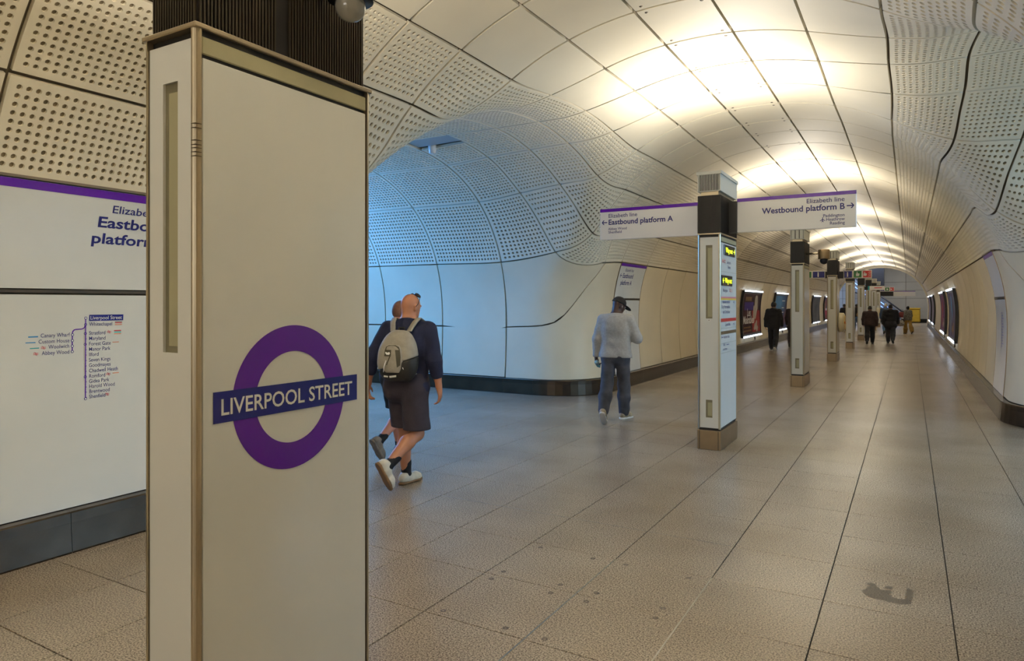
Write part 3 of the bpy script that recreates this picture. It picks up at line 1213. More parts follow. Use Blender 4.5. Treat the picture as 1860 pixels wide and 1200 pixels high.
    mb.box(x0, 0, z0, x0 + .012, L, z1); mb.box(x1 - .012, 0, z0, x1, L, z1)
    mb.box(x0 + .012, .014, z0, x1 - .012, L - .014, z0 + .012)
    mb.box(x0 + .012, .03, z0 + .012, x1 - .012, .036, z1 - .03, 1); mb.box(x0 + .012, L - .036, z0 + .012, x1 - .012, L - .03, z1 - .03, 1)
    bx = mb.build('uplighter_box', [M['vent'], M['black']], root)
    mb = MB()
    mb.box(x0 - .012, -.012, z1 - .035, x1 + .012, 0.0, z1); mb.box(x0 - .012, L, z1 - .035, x1 + .012, L + .012, z1)
    mb.box(x0 - .012, 0, z1 - .035, x0, L, z1); mb.box(x1, 0, z1 - .035, x1 + .012, L, z1)
    mb.build('box_rim', [M['vent']], bx)
    nlv = 13 if k <= 1 else 3
    mb = MB()
    for yb in (.004, L - .014):
        for q in range(nlv):
            xa = x0 + .014 + (W - .028) * (q + .5) / nlv
            mb.box(xa - .0035 if k <= 1 else xa - .03, yb, z0 + .01, xa + .0035 if k <= 1 else xa + .03, yb + .01, z1 - .035)
    o = mb.build('louvres', [M['vent']], bx); o['kind'] = 'stuff'
    mb = MB(); mb.box(x0 + .02, .04, z1 - .06, x1 - .02, L - .04, z1 - .05)
    mb.build('uplight_lens', [M['uplens']], bx)
    return root, side, L, x1


TOTEM_LABELS = [
    'big white totem close to the viewer with the purple station roundel',
    'white totem carrying the two platform signs and lit way-out displays',
    'third white totem down the tunnel, one dome camera on its collar',
    'fourth white totem, carrying the coloured pictogram signs on its black collar',
    'fifth white totem, directly behind the red pictogram sign',
    'sixth white totem, beside the man in the brown jacket',
    'seventh white totem, small, past the man in the brown jacket',
    'eighth white totem, small, carrying the far pictogram signs',
    'last white totem, smallest of the row before the end hall']
totems = [totem(k, TOTEM_LABELS[k]) for k in range(len(TOTEM_Y))]


def side_sheet(k, off):
    """maps (y world, z) to the right-hand face of totem k, in its local frame"""
    root, side, L, x1 = totems[k]
    return lambda y, z: (x1 - .004 + off, y - TOTEM_Y[k], z)


# hinge rings on the front corner trim of the first totem
mb = MB()
for z in (2.185, 2.172, 2.135, 2.122, 2.112, 2.10, 2.088):
    mb.box(.131 - .0205, -.0007, z, .1317, .0205, z + .0014)
mb.build('hinge_rings', [M['bronze_dark']], totems[0][0])['kind'] = 'stuff'

# roundel on the first totem
r0, s0, L0, xr0 = totems[0]
f1, f2, f3 = side_sheet(0, .0012), side_sheet(0, .0022), side_sheet(0, .0032)
mb = MB(); put_ring(mb, f1, 1.6545, 1.328, .2455, .1565, 96)
tag(mb.build('roundel_ring', [M['purple']], s0), 'purple ring of the station roundel')
mb = MB(); put_rect(mb, f2, 1.341, 1.2795, 1.968, 1.3765)
tag(mb.build('roundel_bar', [M['blue']], s0), 'dark blue bar across the roundel')
vs, fs = text_mesh('LIVERPOOL STREET', .074, 'LEFT', .012)
xs = [v[0] for v in vs]; w = max(xs) - min(xs); sc = .572 / w
ys = [v[1] for v in vs]; hh = max(ys) - min(ys)
mb = MB(); mb.add([f3(1.369 + (v[0] - min(xs)) * sc, 1.3275 + (v[1] - (max(ys) + min(ys)) / 2) * .052 / hh) for v in vs], fs)
tag(mb.build('lettering', [M['white_print']], s0), 'white lettering LIVERPOOL STREET')

# way-finding face of the second totem
r1, s1, L1, xr1 = totems[1]
g1, g2, g3 = side_sheet(1, .0012), side_sheet(1, .012), side_sheet(1, .0135)
for (ya, yb, za, zb, tx, arrow) in ((7.915, 8.445, 2.195, 2.315, 'Way out', 1), (7.805, 8.31, 1.845, 1.965, 'Way out', -1)):
    mb = MB()
    a, b = g1(ya, za), g2(yb, zb)
    mb.box(a[0], a[1], a[2], b[0], b[1], b[2], b=.003)
    d = mb.build('display', [M['glass_dark']], s1)
    mb = MB()
    put_text(mb, g3, tx, ya + (.06 if arrow > 0 else .13), za + .035, .082, bold=.02, xscale=1.15)
    put_arrow(mb, g3, (yb - .045) if arrow > 0 else (ya + .06), za + .06, .07, arrow > 0)
    mb.build('display_lettering', [M['led']], d)
mb = MB()
def rail_mark(mb, f, x, z, s, mi):
    for dz in (-.14, .14):
        put_rect(mb, f, x - s / 2, z + dz * s - .05 * s, x + s / 2, z + dz * s + .05 * s, mi)
    for (xa, za, xb, zb) in ((-.3, .42, .12, .14), (-.12, .14, .25, -.14), (-.12, -.14, .3, -.42)):
        mb.add([f(x + (xa - .06) * s, z + za * s), f(x + (xa + .06) * s, z + za * s), f(x + (xb + .06) * s, z + zb * s), f(x + (xb - .06) * s, z + zb * s)], [(0, 1, 2, 3)], mi)
put_text(mb, g1, 'Liverpool', 8.06, 2.105, .055, mi=0); put_text(mb, g1, 'Street', 8.13, 2.05, .055, mi=0)
rail_mark(mb, g1, 7.97, 2.125, .075, 1); put_ring(mb, g1, 7.88, 2.125, .024, .015, 20, 1); put_rect(mb, g1, 7.848, 2.12, 7.912, 2.13, 1)
put_text(mb, g1, 'Moorgate', 7.88, 1.775, .058, mi=0); rail_mark(mb, g1, 8.24, 1.795, .07, 1); put_ring(mb, g1, 8.33, 1.795, .02, .012, 20, 1)
put_rect(mb, g1, 7.78, 1.703, 8.56, 1.722, 2); put_rect(mb, g1, 7.78, 1.684, 8.56, 1.703, 3)
put_text(mb, g1, 'Hammersmith &', 7.86, 1.645, .055, mi=0); put_text(mb, g1, 'City, Metropolitan', 7.82, 1.588, .055, mi=0); put_text(mb, g1, 'and Circle lines', 7.88, 1.53, .055, mi=0)
put_arrow(mb, g1, 8.43, 1.66, .06, True, 0)
put_rect(mb, g1, 7.78, 1.435, 8.56, 1.474, 1)
put_text(mb, g1, 'Central line', 7.99, 1.385, .055, mi=0); put_arrow(mb, g1, 8.43, 1.4, .06, True, 0)
put_rect(mb, g1, 7.78, 1.293, 8.56, 1.329, 4)
put_arrow(mb, g1, 7.85, 1.262, .05, False, 0); put_text(mb, g1, 'Northern line', 7.91, 1.245, .052, mi=0)
put_text(mb, g1, 'Lifts', 7.9, 1.16, .05, mi=0); put_text(mb, g1, 'and street', 7.9, 1.11, .045, mi=0); put_rect(mb, g1, 8.06, 1.165, 8.19, 1.172, 0)
for z in (2.005, 1.36, 1.19, 1.08):
    put_rect(mb, g1, 7.775, z, 8.565, z + .003, 5)
o = mb.build('directory_print', [M['ink'], M['red'], M['pink'], M['yellow'], M['brown'], M['slot']], s1)
tag(o, 'line directory printed in dark blue, red and yellow')


# ------------------------------------------------------------------ hanging finger signs
def finger_sign(name, x0, x1, y, z0, z1, label, cat, group, bracket, reach=.088):
    root = empty(name, (x0 if bracket == 'L' else x1, y, (z0 + z1) / 2))
    tag(root, label, cat, group)
    ox, oy, oz = root.location
    mb = MB(); mb.box(x0 - ox, -.022, z0 - oz, x1 - ox, .022, z1 - oz, b=.004)
    board = mb.build('board', [M['white_sign']], root)
    mb = MB()
    if bracket == 'L': mb.box(x0 - ox - reach, -.05, z0 - oz + .0, x0 - ox, .05, z1 - oz - .03)
    else: mb.box(x1 - ox, -.05, z0 - oz + .0, x1 - ox + reach, .05, z1 - oz - .03)
    mb.build('bracket', [M['collar']], root)
    f = lambda x, z: (x - ox, -.0235, z - oz)
    return root, board, f


SY = TOTEM_Y[1] + .4
root, board, f = finger_sign('platform_sign', -3.425, -2.172, SY, 2.452, 2.845, 'white hanging sign reading Eastbound platform A with a left arrow', 'sign', 'platform signs on the second totem', 'R')
mb = MB(); put_rect(mb, f, -3.425, 2.806, -2.172, 2.846); mb.build('purple_band', [M['purple']], board)
text_lines(f, M['ink'], board, [('Elizabeth line', -3.314, 2.732, .070, 'LEFT', .006, 1, .380), ('Eastbound platform A', -3.314, 2.644, .092, 'LEFT', .02, 1, .833), ('Abbey Wood', -3.314, 2.575, .046, 'LEFT', .008, 1, .248), ('Shenfield', -3.314, 2.533, .046, 'LEFT', .008, 1, .178)])
mb = MB(); put_arrow(mb, f, -3.363, 2.674, .07, False); mb.build('arrow', [M['ink']], board)
root, board, f = finger_sign('platform_sign', -1.722, -.488, SY, 2.462, 2.853, 'white hanging sign reading Westbound platform B with a right arrow', 'sign', 'platform signs on the second totem', 'L')
mb = MB(); put_rect(mb, f, -1.722, 2.814, -.488, 2.853); mb.build('purple_band', [M['purple']], board)
text_lines(f, M['ink'], board, [('Elizabeth line', -.600, 2.745, .070, 'RIGHT', .006, 1, .376), ('Westbound platform B', -.600, 2.660, .092, 'RIGHT', .02, 1, .849), ('Paddington', -.600, 2.582, .048, 'RIGHT', .008, 1, .209), ('Heathrow', -.600, 2.540, .048, 'RIGHT', .008, 1, .182), ('Reading', -.600, 2.498, .048, 'RIGHT', .008, 1, .145)])
mb = MB(); put_arrow(mb, f, -.547, 2.692, .07, True); mb.build('arrow', [M['ink']], board)
mb = MB()
px_, pz_ = -.818, 2.555
for pts in ([(-.022, -.004), (.022, -.004), (.03, 0), (.022, .004), (-.022, .004)], [(-.004, .004), (.006, .004), (-.008, .026), (-.014, .026)], [(.006, -.004), (-.004, -.004), (-.014, -.026), (-.008, -.026)], [(-.022, .004), (-.015, .004), (-.022, .012), (-.027, .012)], [(-.015, -.004), (-.022, -.004), (-.027, -.012), (-.022, -.012)]):
    flat2(mb, [(px_ - z, pz_ + x) for x, z in pts], f)
mb.build('aeroplane_symbol', [M['ink']], board)


# pictogram signs
def hand(mb, f, x, z, s, mi):
    flat2(mb, [(x - .22 * s, z - .32 * s), (x + .2 * s, z - .32 * s), (x + .3 * s, z - .05 * s), (x + .28 * s, z + .12 * s), (x + .02 * s, z + .16 * s), (x - .24 * s, z + .1 * s)], f, mi)
    put_rect(mb, f, x - .14 * s, z + .08 * s, x + .0 * s, z + .42 * s, mi)


def picto(x0, x1, y, z0, z1, cells, label, bracket, group, reach):
    root, board, f = finger_sign('pictogram_sign', x0, x1, y, z0, z1, label, 'sign', group, bracket, reach)
    n = len(cells); w = (x1 - x0) / n
    hgt = z1 - z0
    for q, c in enumerate(cells):
        a = x0 + q * w + .02; b = x0 + (q + 1) * w - .02
        mb = MB(); put_rect(mb, f, a, z0 + .02, b, z1 - .02)
        pl = mb.build('pictogram', [M[{'i': 'blue', 'g': 'green', 'r': 'red'}[c]]], board)
        f2_ = lambda x, z, f=f: (f(x, z)[0], f(x, z)[1] - .0015, f(x, z)[2])
        mb = MB(); cx = (a + b) / 2; cz = (z0 + z1) / 2
        if c == 'i':
            put_text(mb, f2_, 'i', cx - .035, cz - .062, .19, bold=.03)
        elif c == 'g':
            hand(mb, f2_, cx, cz, .17, 0)
        else:
            hand(mb, f2_, cx - .05, cz, .15, 0)
            for dz in (-.05, 0, .05):
                for t in range(3):
                    put_rect(mb, f2_, cx + .03 + t * .025, cz + dz - .012 + (t % 2) * .012, cx + .055 + t * .025, cz + dz + (t % 2) * .012, 0)
        mb.build('symbol', [M['white_print']], pl)
    return root


y3 = TOTEM_Y[3] + .3
picto(-1.62, -.905, y3, 2.345, 2.57, 'igr', 'pictogram sign with blue, green and red squares on the fourth totem', 'L', 'pictogram signs', .138)
picto(-2.79, -2.09, y3, 2.36, 2.575, 'gi', 'pictogram sign with a green and a blue square left of the fourth totem', 'R', 'pictogram signs', .062)
picto(-1.55, -.78, TOTEM_Y[7] + .3, 2.36, 2.60, 'igr', 'small far pictogram sign with blue, green and red squares', 'L', 'pictogram signs', .182)
root, board, f = finger_sign('platform_sign', -.95, .35, TOTEM_Y[8] + .3, 2.12, 2.46, 'small far white hanging sign with a purple top edge', 'sign', None, 'L', .782)
mb = MB(); put_rect(mb, f, -.95, 2.42, .35, 2.46); mb.build('purple_band', [M['purple']], board)
root, board, f = finger_sign('platform_sign', -1.6, -.95, TOTEM_Y[5] + .3, 2.22, 2.40, 'small white sign with a teal edge on the sixth totem', 'sign', None, 'L', .132)
mb = MB(); put_rect(mb, f, -1.6, 2.22, -1.53, 2.40); mb.build('teal_edge', [M['teal']], board)
mb = MB(); put_rect(mb, f, -1.35, 2.30, -1.05, 2.335); mb.build('red_line', [M['red']], board)


# ------------------------------------------------------------------ dome cameras
M['dome'] = mat('clear_dome', (0.72, 0.70, 0.62, 1), 0.04, trans=0.55, spec=1.0, coat=0.6)


def dome_camera(loc, s, arm, label):
    root = empty('dome_camera', loc); tag(root, label, 'camera', None)
    mb = MB(); mb.lathe([(0.001, .20), (.10, .20), (.112, .19), (.112, .02), (.118, .0), (.06, -.002)][::-1], 28, c=(0, 0, 0))
    for v in range(len(mb.v)): mb.v[v] = tuple(q * s for q in mb.v[v])
    mb.build('housing', [M['collar'] if s < .8 else M['bronze']], root)
    mb = MB()
    mb.lathe([(.001 + .078 * math.sin(a), -.03 - .078 * math.cos(a)) for a in np.linspace(0, PI * .62, 12)], 28)
    for v in range(len(mb.v)): mb.v[v] = tuple(q * s for q in mb.v[v])
    mb.build('dome', [M['dome'] if s < .8 else M['glass_dark']], root)
    mb = MB(); mb.lathe([(.001, -.055), (.018, -.05), (.022, -.03), (.022, 0), (.02, .02)], 16)
    for v in range(len(mb.v)): mb.v[v] = tuple(q * s for q in mb.v[v])
    mb.build('lens', [M['bronze_dark']], root)
    mb = MB()
    a = Vector(arm) - Vector(loc)
    mb.tube([(0, 0, .12 * s), tuple(a)], .022 * s, 10)
    mb.build('bracket_arm', [M['collar'] if s < .8 else M['trim']], root)
    return root


dome_camera((-1.70, 1.79, 2.712), .68, (-1.846, 1.79, 2.76), 'black dome camera with clear bubble hanging beside the first totem')
dome_camera((-1.46, 14.75, 2.515), .95, (-1.782, 14.75, 2.63), 'bronze dome camera on an arm from the third totem')
# ------------------------------------------------------------------ sign panels on the curved walls
def wall_pt(sx, y, z, off):
    return (XC + sx * (prof_x(z) - off), y, z)


def curved_board(mb, sx, y0, y1, z0, z1, front, back, n=10, mi=0, fm=None):
    pf = (fm or wall_pt)
    vs = []; fs = []
    for k in range(n + 1):
        z = z0 + (z1 - z0) * k / n
        vs += [pf(sx, y0, z, front), pf(sx, y1, z, front), pf(sx, y1, z, back), pf(sx, y0, z, back)]
    for k in range(n):
        a = 4 * k; b = a + 4
        for q in range(4):
            f = (a + q, a + (q + 1) % 4, b + (q + 1) % 4, b + q)
            fs.append(f if sx < 0 else f[::-1])
    e = 4 * n
    fs.append((3, 2, 1, 0) if sx < 0 else (0, 1, 2, 3))
    fs.append((e, e + 1, e + 2, e + 3) if sx < 0 else (e + 3, e + 2, e + 1, e))
    mb.add(vs, fs, mi)


def map_rows(mb, f, names, y, zs, sz, align='LEFT'):
    for nm, z in zip(names, zs):
        put_text(mb, f, nm, y, z - .010, sz, align, bold=.002, xscale=.84)


def sign_panel(sx, y0, y1, label, split=(1.704, 1.744), top=2.415):
    root = empty('wall_sign', (XC + sx * 3.0, (y0 + y1) / 2, ZB)); tag(root, label, 'sign', 'station sign panels set in the walls')
    o = Vector(root.location)
    loc = lambda p: (p[0] - o.x, p[1] - o.y, p[2] - o.z)
    fm = lambda s, y, z, off: loc(wall_pt(s, y, z, off))
    g = .012
    mb = MB(); curved_board(mb, sx, y0 + g, y1 - g, split[1], top, .004, -.03, 10, 0, fm)
    up = mb.build('upper_board', [M['white']], root)
    mb = MB(); curved_board(mb, sx, y0 + g, y1 - g, ZB + .008, split[0], .004, -.03, 14, 0, fm)
    lo = mb.build('lower_board', [M['white']], root)
    mb = MB(); curved_board(mb, sx, y0 + g, y1 - g, split[0] + .012, split[1] - .008, .012, -.03, 1, 0, fm)
    mb.build('divider_bar', [M['bronze_dark']], root)
    mb = MB(); curved_board(mb, sx, y0 + g, y1 - g, top + .006, top + .022, .012, -.03, 1, 0, fm)
    mb.build('top_rail', [M['bronze']], root)
    for a in (y0 + .004, y1 - .01):
        mb = MB(); curved_board(mb, sx, a, a + .006, ZB, top, .008, -.03, 14, 0, fm); mb.build('edge_trim', [M['bronze']], root)
    f = lambda y, z: fm(sx, y, z, .0055)
    return root, up, lo, f


YN0, YN1 = YC - YJ[6], YC - YJ[5]
root, up, lo, f = sign_panel(-1, YN0, YN1, 'wide white wall panel with purple band and route map, behind the first totem')
mb = MB(); put_rect(mb, f, YN0 + .012, 2.362, YN1 - .012, 2.414, 0, 2); mb.build('purple_band', [M['purple']], up)
text_lines(f, M['ink'], up, [('Elizabeth line', 2.690, 2.274, .072, 'LEFT', .01, 1.32), ('Eastbound', 2.606, 2.172, .100, 'LEFT', .022, 1.38), ('platform A', 2.580, 2.062, .100, 'LEFT', .022, 1.38)])
mb = MB(); put_arrow(mb, f, 3.325, 2.20, .07, True); mb.build('arrow', [M['ink']], up)
zz = lambda py: 1.65 - (py - 550) * .00373
mb = MB()
put_rect(mb, f, 2.611, zz(583.5), 2.848, zz(572), 1)
f_ = lambda y, z: tuple(Vector(f(y, z)) + Vector((.0012, 0, 0)))
names = ['Whitechapel', 'Stratford', 'Maryland', 'Forest Gate', 'Manor Park', 'Ilford', 'Seven Kings', 'Goodmayes', 'Chadwell Heath', 'Romford', 'Gidea Park', 'Harold Wood', 'Brentwood', 'Shenfield']
rows = [590, 606.5, 616.5, 626.5, 636.5, 646.5, 656.5, 666.5, 676.5, 686.5, 696, 705.5, 715, 724.5]
map_rows(mb, f, names, 2.612, [zz(r) for r in rows], .037)
map_rows(mb, f, ['Canary Wharf', 'Custom House', 'Woolwich', 'Abbey Wood'], 2.487, [zz(r) for r in (608, 618.5, 628.5, 639)], .037, 'RIGHT')
put_text(mb, f_, 'Liverpool Street', 2.617, zz(578) - .011, .037, bold=.003, mi=2, xscale=.90)
stem = 2.588
put_rect(mb, f, stem - .0035, zz(727), stem + .0035, zz(578), 3)
put_rect(mb, f, 2.504 - .0035, zz(638), 2.504 + .0035, zz(604), 3)
arc = [(2.504, zz(604)), (2.510, zz(600)), (2.522, zz(598.5)), (2.565, zz(598)), (2.580, zz(596)), (2.588, zz(591))]
for k in range(len(arc) - 1):
    (a, b), (c, d) = arc[k], arc[k + 1]
    t = Vector((c - a, d - b)).normalized() * .0036
    mb.add([f(a - t.y, b + t.x), f(a + t.y, b - t.x), f(c + t.y, d - t.x), f(c - t.y, d + t.x)], [(0, 1, 2, 3)], 3)
for r in rows[2:]:
    put_rect(mb, f, stem, zz(r) - .002, stem + .010, zz(r) + .002, 3)
for (y, r) in [(stem, 578), (stem, 590), (stem, 606.5), (stem, 626.5), (stem, 686.5), (stem, 727), (2.504, 608), (2.504, 618.5), (2.504, 628.5), (2.504, 638.5)]:
    flat2(mb, disc(y, zz(r), .0098, 16), f_, 1)
    f3_ = lambda y, z: tuple(Vector(f(y, z)) + Vector((.002, 0, 0)))
    flat2(mb, disc(y, zz(r), .0062, 12), f3_, 2)
for (y, r, c, w, h) in [(2.79, 588, 4, .05, .006), (2.79, 591.5, 5, .05, .006), (2.79, 586, 6, .05, .004), (2.785, 603, 4, .05, .007), (2.785, 606, 7, .05, .007), (2.785, 609, 5, .05, .006),
                        (2.775, 625, 5, .045, .005), (2.775, 684, 5, .045, .005), (2.235, 609, 8, .058, .008), (2.22, 619, 8, .058, .006), (2.245, 629, 7, .055, .006)]:
    put_rect(mb, f, y, zz(r) - h / 2, y + w, zz(r) + h / 2, c)
for (y, r) in [(2.750, 605), (2.745, 685), (2.735, 723), (2.325, 629), (2.28, 639)]:
    rail_mark(mb, f, y, zz(r), .03, 4)
o = mb.build('route_map', [M['ink'], M['blue'], M['white_print'], M['purple'], M['red'], M['orange'], M['brown'], M['teal'], M['skyblue']], lo)
tag(o, 'printed purple route map with station names')

YA0, YA1 = YC + YJ[5], YC + YJ[6]
root, up, lo, f = sign_panel(-1, YA0, YA1, 'narrow-looking white wall panel with purple band, beside the man in the grey sweater')
mb = MB(); put_rect(mb, f, YA0 + .012, 2.36, YA1 - .012, 2.414, 0, 2); mb.build('purple_band', [M['purple']], up)
text_lines(f, M['ink'], up, [('Elizabeth line', YA0 + .30, 2.265, .08, 'LEFT', .01, 1.1), ('Eastbound', YA0 + .24, 2.14, .125, 'LEFT', .02, 1.1), ('platform A', YA0 + .20, 2.005, .125, 'LEFT', .02, 1.1)])
mb = MB(); put_arrow(mb, f, YA0 + .15, 2.18, .1, False); mb.build('arrow', [M['ink']], up)
mb = MB(); put_rect(mb, f, YA0 + .7, 1.0, YA0 + .707, 1.5)
mb.build('route_map', [M['purple']], lo)
root, up, lo, f = sign_panel(1, YA0, YA1, 'tall white glass wall panel on the right side wall above the skirting bend')
mb = MB(); put_rect(mb, f, YA0 + .012, 2.36, YA1 - .012, 2.414, 0, 2); mb.build('purple_band', [M['purple']], up)
mb = MB()
put_rect(mb, f, YA0 + .70, .95, YA0 + .71, 1.50, 1)
for k in range(13):
    put_rect(mb, f, YA0 + .55 - .13 * ((k * 7) % 3) / 2, 1.50 - k * .043 - .008, YA0 + .66, 1.50 - k * .043 + .008, 0)
    if k % 3 == 0: flat2(mb, disc(YA0 + .705, 1.50 - k * .043, .018, 10), f, 0)
o = mb.build('route_map', [M['ink'], M['purple']], lo)


# ------------------------------------------------------------------ poster frames along the walls
def poster_mat(name, c0, c1, c2, scale=2.0, bias=.5):
    m = bpy.data.materials.new(name); m.use_nodes = True
    nt = m.node_tree; b = nt.nodes['Principled BSDF']; L = nt.links.new
    tc = nt.nodes.new('ShaderNodeTexCoord')
    n = nt.nodes.new('ShaderNodeTexNoise'); n.inputs['Scale'].default_value = scale; n.inputs['Detail'].default_value = 3
    r = nt.nodes.new('ShaderNodeValToRGB')
    r.color_ramp.elements[0].position = .35; r.color_ramp.elements[0].color = (*c0, 1)
    r.color_ramp.elements[1].position = .68; r.color_ramp.elements[1].color = (*c2, 1)
    e = r.color_ramp.elements.new(bias); e.color = (*c1, 1)
    L(tc.outputs['Object'], n.inputs['Vector']); L(n.outputs['Fac'], r.inputs['Fac']); L(r.outputs[0], b.inputs['Base Color'])
    b.inputs['Roughness'].default_value = .45; b.inputs['Specular IOR Level'].default_value = .12
    return m


PM = [poster_mat('poster_maroon', (.02, .008, .012), (.05, .015, .02), (.10, .03, .03)),
      poster_mat('poster_blue', (.05, .18, .42), (.03, .07, .2), (.10, .03, .05), 1.2),
      poster_mat('poster_grey', (.03, .035, .04), (.08, .08, .085), (.13, .12, .12), 1.6),
      poster_mat('poster_mixed', (.03, .10, .12), (.25, .03, .02), (.3, .16, .04), 1.6),
      poster_mat('poster_violet', (.05, .035, .12), (.10, .06, .17), (.16, .26, .36), 1.3),
      poster_mat('poster_plum', (.05, .03, .14), (.12, .04, .14), (.4, .05, .07), 1.3),
      poster_mat('poster_mauve', (.12, .09, .13), (.2, .15, .19), (.26, .22, .24), 1.2)]
M['frame'] = mat('black_poster_frame', (.012, .012, .014, 1), .3)
M['art_red'] = mat('poster_red', (.42, .012, .012, 1), .4, spec=.12, var=.4, vscale=4)
M['art_blue'] = mat('poster_blue_patch', (.06, .03, .30, 1), .4, spec=.12, var=.3, vscale=3)
M['art_pale'] = mat('poster_pale', (.55, .50, .42, 1), .4, spec=.12, var=.45, vscale=5)
M['art_sky'] = mat('poster_sky', (.08, .28, .6, 1), .4, spec=.12, var=.3, vscale=3)
M['art_gold'] = mat('poster_gold', (.3, .17, .06, 1), .4, spec=.12, var=.4, vscale=5)


def poster(sx, y0, y1, pm, label, art=None, z0=.47, z1=2.08):
    root = empty('poster_frame', (XC + sx * 3.0, (y0 + y1) / 2, z0)); tag(root, label, 'poster', 'lit poster frames on the tunnel walls')
    o = Vector(root.location)
    fm = lambda s, y, z, off: tuple(Vector(wall_pt(s, y, z, off)) - o)
    mb = MB(); curved_board(mb, sx, y0, y1, z0, z1, .075, .012, 12, 0, fm)
    mb.build('case', [M['frame']], root)
    mb = MB(); curved_board(mb, sx, y0 + .09, y1 - .09, z0 + .12, z1 - .12, .079, .07, 12, 0, fm)
    sh = mb.build('print_sheet', [pm], root)
    for a in (y0, y1 - .08):
        mb = MB(); curved_board(mb, sx, a, a + .08, z0, z1, .092, .07, 12, 0, fm); mb.build('side_rail', [M['frame']], root)
    for a in (z0 - .003, z1 - .045):
        mb = MB(); curved_board(mb, sx, y0 + .02, y1 - .02, a, a + .048, .11, .075, 2, 0, fm); mb.build('light_strip', [M['tube']], root)
    mb = MB(); p = [fm(sx, y1 - 1.0 if sx < 0 else y0 + 1.0, z0 - .02, .03), fm(sx, y1 - .9 if sx < 0 else y0 + .9, z0 - .15, .015)]
    mb.tube(p, .02, 6); mb.build('cable_entry', [M['bronze_dark']], root)
    if art:
        f = lambda y, z: fm(sx, y, z, .0805)
        art(f, y0, y1, z0, z1, sh)
    return root


def blob(mb, f, cx, cz, ry, rz, mi, wob=.12, n=28, seed=0):
    pts = []
    for k in range(n):
        a = 2 * PI * k / n
        r = 1 + wob * math.sin(3 * a + seed) + wob * .7 * math.sin(5 * a + seed * 2.1)
        pts.append((cx + ry * r * math.cos(a), cz + rz * r * math.sin(a)))
    flat2(mb, pts, f, mi)


def art_one(f, y0, y1, z0, z1, sh):
    w = y1 - y0
    fs_ = [lambda y, z, q=q: tuple(Vector(f(y, z)) + Vector((.0008 * q, 0, 0))) for q in range(6)]
    mb = MB()
    put_rect(mb, fs_[0], y0 + .35, 1.40, y0 + w * .58, 1.68, 0, 2)
    put_rect(mb, fs_[0], y0 + w * .50, .62, y1 - .12, 1.38, 1, 4)
    put_rect(mb, fs_[0], y0 + .45, 1.72, y0 + w * .45, 1.86, 3)
    put_rect(mb, fs_[0], y0 + .25, .66, y0 + w * .45, .72, 3); put_rect(mb, fs_[0], y0 + .25, .78, y0 + w * .42, .83, 3)
    blob(mb, fs_[1], y0 + w * .72, 1.55, .30, .40, 2, .10, seed=1)
    blob(mb, fs_[1], y0 + w * .64, 1.25, .26, .26, 2, .18, seed=2)
    blob(mb, fs_[1], y0 + w * .72, .80, .34, .17, 2, .25, seed=4)
    mb.build('artwork', [M['art_blue'], M['art_red'], M['art_pale'], M['art_gold']], sh)
    mb = MB()
    put_text(mb, fs_[3], 'Les', y0 + .80, 1.20, .36, bold=.02, xscale=1.3); put_text(mb, fs_[3], 'Mis\u00e9rables', y0 + .15, .94, .38, bold=.022, xscale=1.12)
    mb.build('lettering', [M['white_print']], sh)


def art_two(f, y0, y1, z0, z1, sh):
    w = y1 - y0
    mb = MB()
    put_rect(mb, f, y0 + .12, 1.05, y0 + w * .55, 1.95, 0, 3)
    f2 = lambda y, z: tuple(Vector(f(y, z)) + Vector((.001, 0, 0)))
    for k, z in enumerate((1.72, 1.42, 1.22)): put_rect(mb, f2, y0 + w * .58, z, y0 + w * (.82 - .05 * k), z + .04, 1)
    blob(mb, f2, y0 + w * .35, 1.80, .35, .07, 1, .2, seed=3)
    mb.build('artwork', [M['art_sky'], M['white_print']], sh)


def art_mix(f, y0, y1, z0, z1, sh):
    w = y1 - y0
    mb = MB()
    put_rect(mb, f, y0 + w * .15, .85, y0 + w * .65, 1.15, 0, 2); put_rect(mb, f, y0 + w * .2, 1.15, y0 + w * .5, 1.3, 1)
    f2 = lambda y, z: tuple(Vector(f(y, z)) + Vector((.001 if f(0, 1)[0] else .001, 0, 0)))
    blob(mb, f2, y0 + w * .72, 1.5, .25, .38, 2, .15, seed=5); blob(mb, f2, y0 + w * .68, .75, .4, .12, 3, .2, seed=6)
    mb.build('artwork', [M['art_red'], M['white_print'], M['art_pale'], M['art_gold']], sh)


def art_streak(c):
    def g(f, y0, y1, z0, z1, sh):
        w = y1 - y0
        mb = MB()
        f2 = lambda y, z: tuple(Vector(f(y, z)) + Vector((-.001, 0, 0)))
        blob(mb, f2, y0 + w * .55, 1.5, .35, .42, 0, .2, seed=c); blob(mb, f2, y0 + w * .35, .85, .5, .15, 1, .3, seed=c + 1)
        mb.build('artwork', [M['art_sky'] if c < 2 else M['art_red'], M['art_gold'] if c < 2 else M['art_pale']], sh)
    return g


poster(-1, 23.6, 26.85, PM[0], 'musical theatre poster in maroon, red and blue on the left wall', art_one)
poster(-1, 29.95, 33.1, PM[1], 'blue and dark red poster behind the man in black by the left wall', art_two)
poster(-1, 36.4, 39.6, PM[2], 'dark poster mostly hidden behind the third totem')
poster(-1, 42.7, 46.2, PM[2], 'dark grey poster just past the third totem')
poster(-1, 49.1, 52.4, PM[3], 'red, teal and orange poster beside the fourth totem', art_mix)
poster(1, 23.6, 27.2, PM[4], 'violet poster with pale blue streak, biggest on the right wall', art_streak(1))
poster(1, 30.4, 33.9, PM[5], 'plum and red poster, second along the right wall', art_streak(2))
poster(1, 43.6, 47.4, PM[6], 'mauve-grey poster, third along the right wall')
poster(1, 50.4, 54.2, PM[6], 'mauve-grey poster, last along the right wall before the hall')

